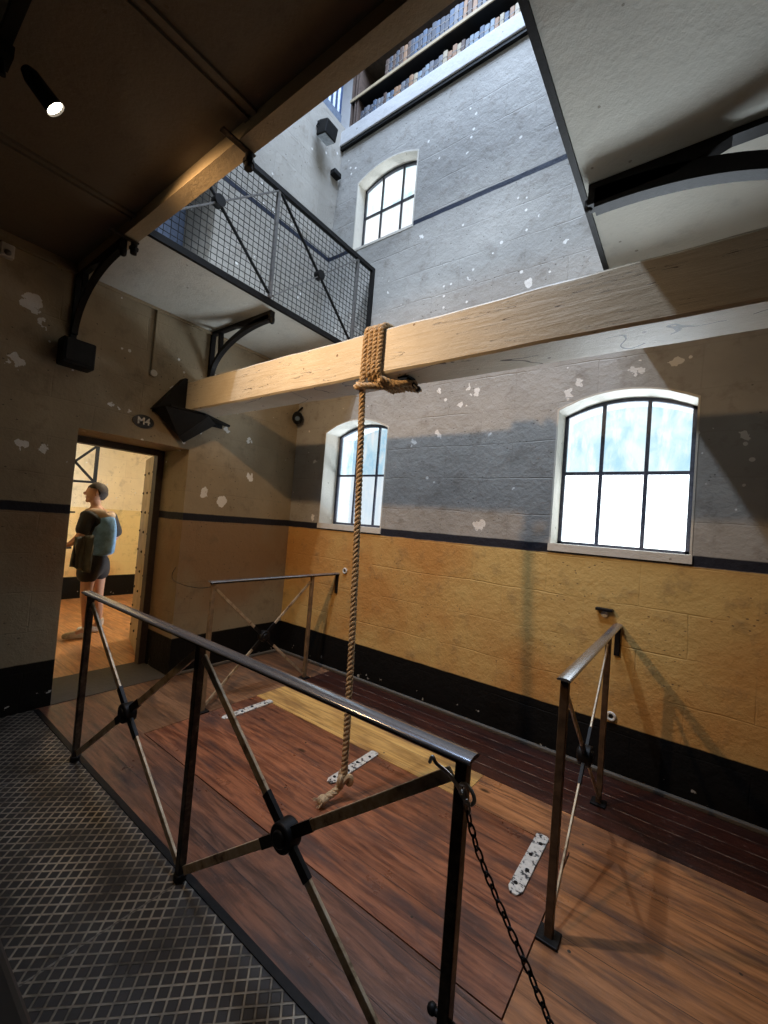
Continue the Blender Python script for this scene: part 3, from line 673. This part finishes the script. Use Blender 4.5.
# ------------------------------------------------------------------ upper left gallery railing
gr = thing('gallery_railing', (-2.92, 2.2, 3.47), 'upper gallery iron railing filled with square wire mesh', 'railing')
gx = -2.90; zt = 4.315; zb_ = 3.398
MB().box(gx - .018, gx + .018, .90, WY - .003, zt - .012, zt + .028).build('top_rail', M['iron'], gr)
for y in (1.04, 2.07, 3.09): MB().box(gx - .013, gx + .013, y - .013, y + .013, zb_, zt - .012).build('post', M['galv'], gr)
MB().box(gx - .018, gx + .018, WY - .045, WY - .004, zb_, zt - .012).build('end_post', M['iron'], gr)
for (ya, yb) in ((1.06, 2.05), (2.09, 3.07)):
    ym = (ya + yb) / 2; zm = (zb_ + zt) / 2 - .06
    m_ = MB().bar((gx + .012, ya, zt - .03), (gx + .012, yb, zb_ + .02), .010, .024, up=(1, 0, 0)); m_.build('brace', M['iron'], gr)
    m_ = MB().bar((gx + .014, ya, zb_ + .02), (gx + .014, yb, zt - .03), .010, .018, up=(1, 0, 0)); m_.build('brace', M['galv'], gr)
    m_ = MB().cyl((gx - .02, ym, (zb_ + zt) / 2 - .0), (gx + .04, ym, (zb_ + zt) / 2 - .0), .042, 20); m_.build('hub', M['iron'], gr, smooth=True)
m_ = MB(); y = 1.06
while y < 3.33: m_.box(gx - .010, gx - .0065, y, y + .0035, zb_ + .005, zt - .012); y += .048
z = zb_ + .03
while z < zt - .02: m_.box(gx - .0105, gx - .006, 1.04, 3.32, z, z + .0035); z += .048
m_.build('wire_mesh', M['iron'], gr)
m_ = MB()
for y in (2.07, 3.09): m_.cyl((gx, y, 3.30), (gx, y, 3.336), .018, 12)
# foot bolts of the front gallery railing posts
for x, lab in ((-1.80, 'dark iron bolt under the front gallery edge beam, above the mesh railing'), (-3.06, 'dark iron bolt under the front gallery edge beam near the corner bracket')):
    t_ = thing('post_bolt', (x, 1.10, 3.34), lab, 'bolt')
    MB().box(x - .016, x + .016, .95, 1.125, 3.328, 3.339).build('strap', M['worn'], t_, bevel=.003)
    m_ = MB(); m_.cyl((x, 1.10, 3.255), (x, 1.10, 3.328), .020, 16); m_.cyl((x, 1.10, 3.28), (x, 1.10, 3.30), .028, 6); m_.build('nut', M['iron'], t_, smooth=True)

# ------------------------------------------------------------------ spotlight, track, floodlight, speakers, conduit
tk = tag(MB().box(-2.42, -.9, .27, .315, 3.375, 3.402).build('lighting_track', M['iron_dull'], bevel=.003), 'black lighting track under the brown front gallery ceiling', 'lighting track')
sp = thing('spotlight', (-2.30, .30, 3.37), 'lit black spotlight glowing under the dark front gallery ceiling', 'spotlight')
m_ = MB(); m_.box(-2.35, -2.25, .262, .322, 3.33, 3.374); m_.cyl((-2.30, .292, 3.33), (-2.30, .30, 3.27), .012, 10); m_.build('mount', M['iron_dull'], sp)
hd = Vector((-2.26, .467, 3.25)); aim = (Vector((-1.9, 1.6, 2.1)) - hd).normalized()
m_ = MB(); back = hd - aim * .15
m_.tube([back, back + aim * .03, hd - aim * .02, hd], [.02, .033, .036, .038], 20, cap=False); m_.tube([back - aim * .001, back], [.001, .02], 20, cap=False); m_.build('housing', M['iron_dull'], sp, smooth=True)
nm = N('lamp_lens_glow'); lm = nm.out((.1, .1, .1), .3, 0, None, Emission_Color=(1, .86, .66), Emission_Strength=30.0)
m_ = MB().cyl(hd - aim * .012, hd - aim * .008, .034, 20); m_.build('lens', lm, sp)

fl = thing('floodlight', (-3.60, 3.14, 6.05), 'black floodlight on the upper left wall beneath the blue folders', 'floodlight')
m_ = MB(); m_.bar((bx(6.05) , 3.10, 6.10), (-3.47, 3.12, 6.05), .03, .03); m_.bar((-3.47, 3.04, 6.05), (-3.47, 3.20, 6.05), .02, .03); m_.build('arm', M['iron_dull'], fl)
m_ = MB(); m_.prism([(-3.50, 3.05, 5.93), (-3.36, 3.05, 5.90), (-3.33, 3.05, 6.04), (-3.47, 3.05, 6.09)], (0, .17, 0)); m_.build('housing', M['iron_dull'], fl, bevel=.01)
m_ = MB(); m_.prism([(-3.49, 3.065, 5.926), (-3.37, 3.065, 5.90), (-3.37, 3.065, 5.896), (-3.49, 3.065, 5.920)], (0, .14, 0)); m_.build('lens', simple('clear_lamp_lens', (.5, .55, .6), .1, .2), fl)
fl.location.y -= .15; fl.location.z -= .15
m_ = MB(); m_.box(-3.62, -3.5, 3.22, 3.335, 5.6, 5.66); o = m_.build('junction_box', M['iron_dull'], bevel=.01); tag(o, 'small dark junction box high in the corner beside the upper window', 'box')

bs = thing('speaker_box', (DX, 1.05, 2.70), 'black box fixed to the door wall, left of the doorway and below the bracket', 'speaker')
m_ = MB(); m_.box(DX + .03, DX + .17, .955, 1.165, 2.60, 2.80); m_.build('cabinet', M['iron_dull'], bs, bevel=.012)
m_ = MB(); m_.box(DX + .001, DX + .03, 1.02, 1.10, 2.66, 2.81); m_.build('wall_mount', M['iron_dull'], bs)
m_ = MB(); m_.box(DX + .17, DX + .176, .975, 1.145, 2.63, 2.79); m_.build('grille', M['iron'], bs)
b2 = thing('corner_speaker', (-3.84, 3.28, 2.75), 'small black speaker in the far corner beneath the beam', 'speaker')
m_ = MB(); m_.ball((-3.83, 3.27, 2.78), .062, 16, 10, (1, 1, 1.25)); m_.build('cabinet', M['iron_dull'], b2, smooth=True)
m_ = MB(); m_.cyl((-3.83, 3.27, 2.85), (-3.86, 3.355, 2.93), .012, 8); m_.build('wall_arm', M['iron_dull'], b2)
m_ = MB(); m_.cyl((-3.79, 3.235, 2.76), (-3.785, 3.23, 2.758), .028, 14); m_.build('cone', simple('blue_grey_cone', (.08, .12, .16), .4), b2)
cd = thing('wall_conduit', (DX, 1.64, 2.8), 'thin dark vertical conduit with round end on the door wall over the doorway', 'conduit')
m_ = MB(); m_.cyl((DX + .012, 1.64, 2.80), (DX + .012, 1.64, 3.335), .010, 10); m_.build('pipe', M['fascia'], cd, smooth=True)
m_ = MB(); m_.cyl((DX + .001, 1.655, 2.775), (DX + .028, 1.655, 2.775), .030, 18); m_.build('end_disc', M['reveal'], cd, bevel=.004, smooth=True)
cs = thing('ceiling_sensor', (DX, .63, 3.28), 'small pale sensor high on the door wall at the left edge', 'sensor')
m_ = MB(); m_.box(DX + .001, DX + .05, .59, .665, 3.23, 3.325); m_.build('casing', M['reveal'], cs, bevel=.008)
m_ = MB(); m_.ball((DX + .052, .628, 3.26), .02); m_.build('lens', M['galv'], cs, smooth=True)

# cell number plate
sg = thing('number_plate', (DX, 1.615, 2.33), 'oval black number plate lettered M4 above the doorway', 'sign')
m_ = MB(); pts = [(DX + .001, 1.615 + .088 * math.cos(2 * PI * i / 32), 2.333 + .058 * math.sin(2 * PI * i / 32)) for i in range(32)]
m_.prism(pts, (.010, 0, 0)); m_.build('plate', simple('black_enamel', (.01, .01, .012), .3), sg)
tx = bpy.data.curves.new('lettering', 'FONT'); tx.body = 'M4'; tx.size = .085; tx.align_x = 'CENTER'; tx.align_y = 'CENTER'; tx.extrude = .002; tx.offset = .0015
to = bpy.data.objects.new('lettering_source', tx); C.objects.link(to)
bpy.context.view_layer.update(); dg = bpy.context.evaluated_depsgraph_get(); tme = bpy.data.meshes.new_from_object(to.evaluated_get(dg)); bpy.data.objects.remove(to)
tme.materials.clear(); tme.materials.append(simple('white_enamel', (.7, .7, .66), .4)); lo = bpy.data.objects.new('lettering', tme); C.objects.link(lo); lo.parent = sg
lo.matrix_local = Matrix.Translation((.0125, 0, .003)) @ Matrix(((0, 0, 1, 0), (1, 0, 0, 0), (0, 1, 0, 0), (0, 0, 0, 1)))

# wall eyelets and bolts
def eyelet(x, z, label, slot=False):
    t_ = thing('wall_eyelet', (x, WY, z), label, 'wall fitting')
    m_ = MB(); ring(m_, (x, WY - .012, z), .024, .009, (0, 1, 0)); m_.build('ring', M['reveal'], t_, smooth=True)
    m_ = MB(); m_.cyl((x, WY - .001, z), (x, WY - .008, z), .018, 14); m_.build('socket', M['iron_dull'], t_)
eyelet(-2.955, 1.075, 'pale round wall eyelet above the end of the far left railing')
eyelet(-.40, .40, 'pale round wall eyelet low down behind the right-hand railing')
t_ = thing('wall_hook', (-.478, WY, 1.11), 'black flat hook on the window wall above the end of the right-hand railing', 'wall fitting')
m_ = MB(); m_.box(-.535, -.425, WY - .05, WY - .001, 1.115, 1.135); m_.build('bar', M['iron'], t_, bevel=.004)
m_ = MB(); m_.cyl((-.48, WY - .001, 1.09), (-.48, WY - .014, 1.09), .022, 14); m_.build('boss', M['reveal'], t_, smooth=True)

# ------------------------------------------------------------------ bookcase and books above the ledge
bc = thing('bookcase', (-2.5, 3.7, 6.17), 'dark two-tier bookcase standing on the pale ledge at the top of the window wall', 'bookcase')
m_ = MB(); m_.box(-3.5, RX, 3.76, 3.80, 6.171, 7.2); m_.build('back_panel', M['iron_dull'], bc)
MB().box(-3.5, RX - .01, 3.381, 3.76, 6.555, 6.584).build('shelf', M['iron_dull'], bc)  # back panel and shelf coloured black to paint the shade between tiers
o = MB().box(-3.5, RX - .01, 3.370, 3.381, 6.553, 6.586).build('shelf_edge', M['fascia'], bc)
MB().box(-3.5, RX - .01, 3.375, 3.76, 7.0, 7.05).build('shelf', simple('brown_shelf', (.10, .07, .045), .6), bc)
for x in (-3.50, -3.44, -3.40): MB().box(x, x + .02, 3.39, 3.74, 6.171, 7.0).build('upright', simple('brown_upright', (.09, .06, .045), .6), bc)
COLS = {'tan': (.22, .12, .06), 'blue': (.05, .075, .12), 'pale_blue': (.15, .19, .23), 'grey': (.11, .115, .13), 'cream': (.30, .25, .17), 'brown': (.06, .032, .02), 'slate': (.04, .045, .06)}
BM = {k_: simple(k_ + '_cloth_binding', v, .7, 0, .15, 30) for k_, v in COLS.items()}
BAND = simple('dull_spine_band', (.14, .12, .10), .6)
def book(x, y, z, wd, ht, dp, mat):
    o = bpy.data.objects.new('book', None)
    m_ = MB(); r = .006
    poly = [(0, 0), (wd * .15, -r), (wd * .85, -r), (wd, 0), (wd, dp), (0, dp)]
    m_.prism([(px, py, 0) for px, py in poly], (0, 0, ht))
    m_.cur = 1
    m_.box(-.0004, wd + .0004, -r - .0008, .001, ht * .66, ht * .70); m_.box(-.0004, wd + .0004, -r - .0008, .001, ht * .25, ht * .29)
    o = m_.build('book', [mat, BAND]); o.location = (x, y, z); return o
def ordinal(k):
    one = ['', 'first', 'second', 'third', 'fourth', 'fifth', 'sixth', 'seventh', 'eighth', 'ninth', 'tenth', 'eleventh', 'twelfth', 'thirteenth', 'fourteenth', 'fifteenth', 'sixteenth', 'seventeenth', 'eighteenth', 'nineteenth']
    if k < 20: return one[k]
    t = {2: 'twenty', 3: 'thirty', 4: 'forty'}[k // 10]
    return t + '-' + one[k % 10] if k % 10 else t[:-1] + 'ieth'
def row(z, x0, x1, pat, group, tier):
    x = x0; i = 0
    while x < x1:
        wd = random.uniform(.044, .056); c = pat[i % len(pat)]; ht = random.uniform(.185, .225)
        o = book(x, 3.385 + random.uniform(0, .01), z, wd - .003, ht, .2, BM[c])
        tag(o, '%s-spined bound volume, %s from the left on the %s shelf above the ledge' % (c.replace('_', ' '), ordinal(i + 1), tier), 'book', group)
        x += wd; i += 1
row(6.171, -3.33, -1.34, ['slate', 'slate', 'grey', 'slate', 'blue', 'grey', 'grey', 'brown', 'pale_blue', 'blue', 'tan', 'tan', 'grey', 'slate', 'tan', 'cream', 'pale_blue', 'grey', 'pale_blue', 'grey', 'slate', 'grey', 'cream', 'tan', 'tan', 'cream', 'brown', 'grey', 'pale_blue', 'pale_blue', 'blue', 'pale_blue', 'pale_blue', 'tan', 'cream', 'blue', 'tan', 'cream', 'tan', 'blue', 'blue', 'cream'], 'bound volumes on the lower shelf', 'lower')
row(6.586, -3.0, -1.5, ['brown', 'slate', 'brown', 'slate', 'brown', 'tan', 'brown', 'slate', 'blue', 'slate', 'blue', 'slate', 'slate', 'blue', 'slate', 'slate', 'blue', 'grey', 'blue', 'tan', 'brown', 'tan', 'slate', 'grey'], 'bound volumes on the upper shelf', 'upper')
# tall blue and white folders on the left ledge
FW = simple('white_card_folder', (.62, .68, .74), .6); FB = simple('navy_card_folder', (.03, .06, .14), .6)
fm = MB(); 
for i in range(6):
    y = 2.88 + i * .072
    m_ = MB(); m_.box(0, .22, 0, .034, 0, .62); m_.cur = 1; m_.box(-.0005, .2205, .034, .066, 0, .615)
    o = m_.build('folder', [FW, FB]); o.location = (-3.60 - .22 + .03, y, 6.381)
    tag(o, 'white and navy folder on the upper left ledge, %s counting from the pale stone ledge' % ordinal(6 - i), 'folder', 'folders on the left ledge')

# ------------------------------------------------------------------ next room: door leaf, iron lattice, lamp
dl = struct(bpy.data.objects.new('door_1', None)); C.objects.link(dl); dl.location = (-4.49, 2.06, 0)
dmat = simple('studded_cream_door', (.50, .40, .24), .6, 0, .2, 6, .2)
m_ = MB(); th = math.radians(-17)
def dpt(s, t, z): # s along leaf away from hinge, t thickness
    return (-4.50 - s * math.cos(th), 2.02 - s * math.sin(th) + t * math.cos(th), z)
def dbox(m_, s0, s1, t0, t1, z0, z1): m_.prism([dpt(s0, t0, z0), dpt(s1, t0, z0), dpt(s1, t1, z0), dpt(s0, t1, z0)], (0, 0, z1 - z0))
dbox(m_, .02, .88, 0, .075, .01, 2.15); m_.build('door_leaf', dmat, dl, bevel=.006)
m_ = MB()
for i in range(9):
    for s in (.12, .45, .78):
        p = dpt(s, 0, .2 + i * .22); m_.ball(p, .016, 8, 6)
m_.build('studs', M['worn'], dl)
m_ = MB(); dbox(m_, .0, .02, -.01, .085, .01, 2.15); m_.build('hinge_edge', M['iron_dull'], dl)
fr_ = MB(); fr_.box(-4.48, -4.40, 1.985, 2.05, 0, 2.17); fr_.box(-4.48, -4.40, 1.15, 1.19, 0, 2.17); fr_.box(-4.48, -4.38, 1.19, 1.985, 2.11, 2.17)
struct(fr_.build('trim_door_frame', simple('dark_door_frame', (.05, .035, .025), .5)))

lt = thing('lattice_railing', (-6.4, 1.6, 0), 'black iron cross-braced frame standing in the next room to the left of the person', 'railing')
m_ = MB()
for (y0, z0, y1, z1) in ((1.0, 2.30, 2.115, 2.36), (1.0, 1.80, 2.115, 1.85)): m_.bar((-6.4, y0, z0), (-6.4, y1, z1), .03, .03)
m_.build('rail', M['iron'], lt)
MB().bar((-6.4, 2.115, 1.84), (-6.4, 2.115, 2.42), .035, .035).build('post', M['iron'], lt)
MB().bar((-6.4, 1.30, .01), (-6.4, 1.30, 2.42), .035, .035).build('post', M['iron'], lt)
for y in (1.88, 1.44):
    pass
for (ya, yb) in ((1.64, 2.10), (1.30, 1.64)):
    MB().bar((-6.4, ya, 2.33), (-6.4, yb, 1.86), .02, .028).build('brace', M['iron'], lt); MB().bar((-6.4, ya, 1.84), (-6.4, yb, 2.33), .02, .028).build('brace', M['iron'], lt)
for z in (1.42, .96): MB().bar((-6.4, 1.30, z), (-6.4, 1.93, z + .02), .022, .022).build('lower_rail', M['iron'], lt)
nl = thing('ceiling_lamp', (-5.6, 3.1, 3.39), 'round ceiling lamp of the next room', 'lamp')
m_ = MB(); m_.cyl((-5.6, 3.1, 3.34), (-5.6, 3.1, 3.399), .17, 24); m_.build('casing', M['iron_dull'], nl)

# ------------------------------------------------------------------ grey display plinth next to the camera
pm = simple('smooth_grey_laminate', (.055, .055, .06), .55, 0, .1, 8, .05)
pl_ = thing('display_plinth', (-1.2, 0, 0), 'plain dark grey display plinth cut off at the lower left corner of the photo', 'plinth')
MB().box(-1.75, -.60, -.45, .218, .86, .90).build('top_panel', pm, pl_, bevel=.012, seg=3)
MB().box(-1.70, -.64, -.40, .17, -.001, .86).build('body', pm, pl_)

# ------------------------------------------------------------------ person in the next room
def skin(name, verts, edges, mat, parent, root=0, sub=2, extra=None):
    me = bpy.data.meshes.new(name); me.from_pydata([v[:3] for v in verts], edges, []); o = bpy.data.objects.new(name, me); C.objects.link(o)
    o.modifiers.new('s', 'SKIN'); sv = me.skin_vertices[0].data
    for i, v in enumerate(verts):
        r = v[3]; sv[i].radius = r if isinstance(r, tuple) else (r, r); sv[i].use_root = (i == root)
    sb_ = o.modifiers.new('sub', 'SUBSURF'); sb_.levels = sub; sb_.render_levels = sub
    bpy.context.view_layer.update(); dg = bpy.context.evaluated_depsgraph_get(); m2 = bpy.data.meshes.new_from_object(o.evaluated_get(dg)); bpy.data.objects.remove(o)
    b_ = MB(); b_.add([v.co.copy() for v in m2.vertices], [tuple(p.vertices) for p in m2.polygons])
    if extra: extra(b_)
    ob = b_.build(name, mat, parent, smooth=True); ob.data.polygons.foreach_set('use_smooth', [True] * len(ob.data.polygons))
    return ob
SKIN = simple('skin', (.50, .27, .17), .55, 0, .08, 20, .05); HAIR = simple('dark_brown_hair', (.03, .018, .012), .7, 0, .4, 60, .4)
ps = thing('person', (-5.63, 1.93, 0), 'person in a pale-hooded denim top and dark shorts standing beyond the doorway, looking left', 'person')
V = [(-5.64, 1.95, .96, (.13, .10)), (-5.635, 1.945, 1.12, (.12, .09)), (-5.63, 1.935, 1.32, (.135, .095)), (-5.625, 1.92, 1.46, (.10, .07)), (-5.63, 1.90, 1.545, .048), (-5.635, 1.885, 1.62, .060), (-5.64, 1.875, 1.70, .084), (-5.64, 1.880, 1.755, .070),
     (-5.54, 1.80, 1.44, .058), (-5.50, 1.735, 1.20, .045), (-5.60, 1.68, 1.10, .034), (-5.67, 1.665, 1.085, .030),
     (-5.73, 2.08, 1.43, .058), (-5.745, 2.19, 1.18, .045), (-5.87, 2.12, 1.09, .034), (-5.95, 2.06, 1.08, .030),
     (-5.59, 1.885, .86, .092), (-5.585, 1.87, .50, .058), (-5.62, 1.91, .27, .052), (-5.64, 1.92, .09, .036), (-5.65, 1.80, .05, .035),
     (-5.69, 2.015, .86, .092), (-5.74, 2.05, .50, .058), (-5.79, 2.09, .27, .052), (-5.82, 2.11, .09, .036), (-5.86, 2.0, .05, .035)]
Eg = [(0, 1), (1, 2), (2, 3), (3, 4), (4, 5), (5, 6), (6, 7), (3, 8), (8, 9), (9, 10), (10, 11), (3, 12), (12, 13), (13, 14), (14, 15), (0, 16), (16, 17), (17, 18), (18, 19), (19, 20), (0, 21), (21, 22), (22, 23), (23, 24), (24, 25)]
def hands_face(b_):
    hx = Vector((-5.64, 1.872, 1.69)); fwd = Vector((-.25, -.97, 0)).normalized(); sd = Vector((fwd.y, -fwd.x, 0))
    hx = Vector((-5.64, 1.885, 1.695))
    b_.ball(hx, .100, 18, 14, (.80, .95, 1.16)); b_.ball(hx + fwd * .030 + Vector((0, 0, -.055)), .062, 14, 10, (.85, .95, 1.0))
    b_.ball(hx + fwd * .098 + Vector((0, 0, -.010)), .013, 10, 8, (1, 1.5, 1.6))           # nose
    b_.ball(hx + fwd * .084 + Vector((0, 0, -.052)), .016, 10, 8, (1.1, .7, .45))          # mouth
    b_.ball(hx + fwd * .066 + Vector((0, 0, -.090)), .024, 10, 8)                          # chin
    for s in (-1, 1):
        b_.ball(hx + sd * s * .078 + Vector((0, 0, -.005)) - fwd * .005, .022, 10, 8, (.5, .8, 1.4))   # ears
        b_.ball(hx + fwd * .083 + sd * s * .030 + Vector((0, 0, .020)), .010, 8, 6)
    for (w0, dr) in ((Vector((-5.67, 1.665, 1.085)), Vector((-.75, -.2, -.1))), (Vector((-5.95, 2.06, 1.08)), Vector((-.75, -.4, -.1)))):
        dr.normalize(); up = Vector((0, 0, 1)); si = dr.cross(up).normalized()
        b_.tube([w0, w0 + dr * .045, w0 + dr * .085], [.028, .034, .030], 10)
        for k_, l_ in enumerate((.062, .072, .068, .052)):
            a0 = w0 + dr * .075 + up * (.024 - k_ * .016); a1 = a0 + dr * l_ * .5 + si * .004; a2 = a1 + dr * l_ * .25 - si * l_ * .4
            b_.tube([a0, a1, a2], [.0088, .008, .0065], 8)
        t0 = w0 + dr * .03 + up * .024; b_.tube([t0, t0 + up * .022 + dr * .025, t0 + up * .026 + dr * .052], [.011, .010, .008], 8)
skin('body', V, Eg, SKIN, ps, 0, 2, hands_face)
# hair as a cap of tufts over the crown
def cap(center, rad, zmin, mat, name, parent, jit=.004):
    b_ = MB(); vs = []; fs = []; n, m = 22, 12
    for i in range(m + 1):
        t = (PI * .80) * i / m
        for j in range(n):
            p = 2 * PI * j / n; q = Vector((math.sin(t) * math.cos(p) * rad[0], math.sin(t) * math.sin(p) * rad[1], math.cos(t) * rad[2])) * (1 + random.uniform(-.03, .05))
            if math.sin(p) < -.1 and q.z < .035: q.z = .035; q.y *= .93
            if q.z < -.02: q.x *= .9
            vs.append(Vector(center) + q)
    for i in range(m):
        for j in range(n): fs.append((i * n + j, (i + 1) * n + j, (i + 1) * n + (j + 1) % n, i * n + (j + 1) % n))
    b_.add(vs, fs); return b_.build(name, mat, parent, smooth=True)
cap((-5.638, 1.903, 1.712), (.094, .108, .112), 0, HAIR, 'hair', ps)
SH = simple('black_cotton', (.015, .014, .016), .8, 0, .2, 40, .2); DN = simple('washed_denim', (.16, .32, .55), .8, 0, .35, 14, .3); HD = simple('cream_hood_fabric', (.42, .31, .22), .85, 0, .2, 20, .3)
skin('shirt', [(-5.64, 1.95, 1.02, (.17, .14)), (-5.63, 1.935, 1.30, (.175, .14)), (-5.625, 1.92, 1.44, (.14, .10)), (-5.54, 1.80, 1.43, .084), (-5.50, 1.735, 1.20, .074), (-5.73, 2.09, 1.42, .088), (-5.745, 2.20, 1.17, .080)],
     [(0, 1), (1, 2), (2, 3), (3, 4), (2, 5), (5, 6)], SH, ps)
skin('denim_top', [(-5.60, 1.99, .96, (.145, .145)), (-5.60, 1.98, 1.02, (.16, .15)), (-5.59, 1.985, 1.20, (.165, .15)), (-5.58, 1.975, 1.38, (.16, .14)), (-5.59, 1.95, 1.47, (.12, .10))], [(0, 1), (1, 2), (2, 3), (3, 4)], DN, ps)
skin('hood', [(-5.53, 1.89, 1.46, .075), (-5.50, 1.96, 1.40, .065), (-5.55, 2.05, 1.44, .062), (-5.64, 2.05, 1.47, .05), (-5.56, 1.82, 1.46, .06), (-5.62, 1.79, 1.47, .045), (-5.56, 1.94, 1.50, .07)], [(4, 0), (0, 1), (1, 2), (2, 3), (4, 5), (0, 6)], HD, ps)
skin('shorts', [(-5.64, 1.95, 1.02, (.155, .13)), (-5.64, 1.95, .90, (.165, .145)), (-5.59, 1.875, .82, .125), (-5.575, 1.85, .64, .115), (-5.69, 2.02, .82, .120), (-5.73, 2.05, .66, .108)], [(0, 1), (1, 2), (2, 3), (1, 4), (4, 5)], SH, ps)
for (ax, ay, tx_, ty, nm_) in ((-5.64, 1.93, -5.68, 1.70, 'l'), (-5.82, 2.12, -5.87, 1.90, 'r')):
    sk = simple('pale_trainer_' + nm_, (.50, .42, .30) if nm_ == 'l' else (.55, .58, .62), .7)
    skin('shoe', [(ax, ay + .03, .05, .045), (ax * .6 + tx_ * .4, ay * .6 + ty * .4, .05, .048), (tx_, ty, .038, .036)], [(0, 1), (1, 2)], sk, ps)
    MB().tube([(ax, ay, .09), (ax + .005, ay, .17)], [.047, .046], 14).build('sock', simple('white_sock_' + nm_, (.6, .56, .5), .8), ps, smooth=True)
# jacket hanging over the left forearm
jk = MB(); vs = []; fs = []; nx, nz = 14, 12
for i in range(nz + 1):
    for j in range(nx + 1):
        s = j / nx; t = i / nz
        vs.append((-5.385 - .04 * s + .018 * math.sin(s * 19 + t), 1.80 - .15 * s + .02 * math.sin(s * 15 + t * 2), 1.22 - .03 * s - t * (.42 - .1 * s)))
for i in range(nz):
    for j in range(nx): fs.append((i * (nx + 1) + j, i * (nx + 1) + j + 1, (i + 1) * (nx + 1) + j + 1, (i + 1) * (nx + 1) + j))
jk.add(vs, fs); o = jk.build('jacket', simple('dark_olive_grey_cloth', (.075, .075, .065), .8, 0, .3, 12, .3), smooth=True); md = o.modifiers.new('t', 'SOLIDIFY'); md.thickness = .018
tag(o, 'dark grey jacket draped over the left forearm of the person in the next room', 'jacket')
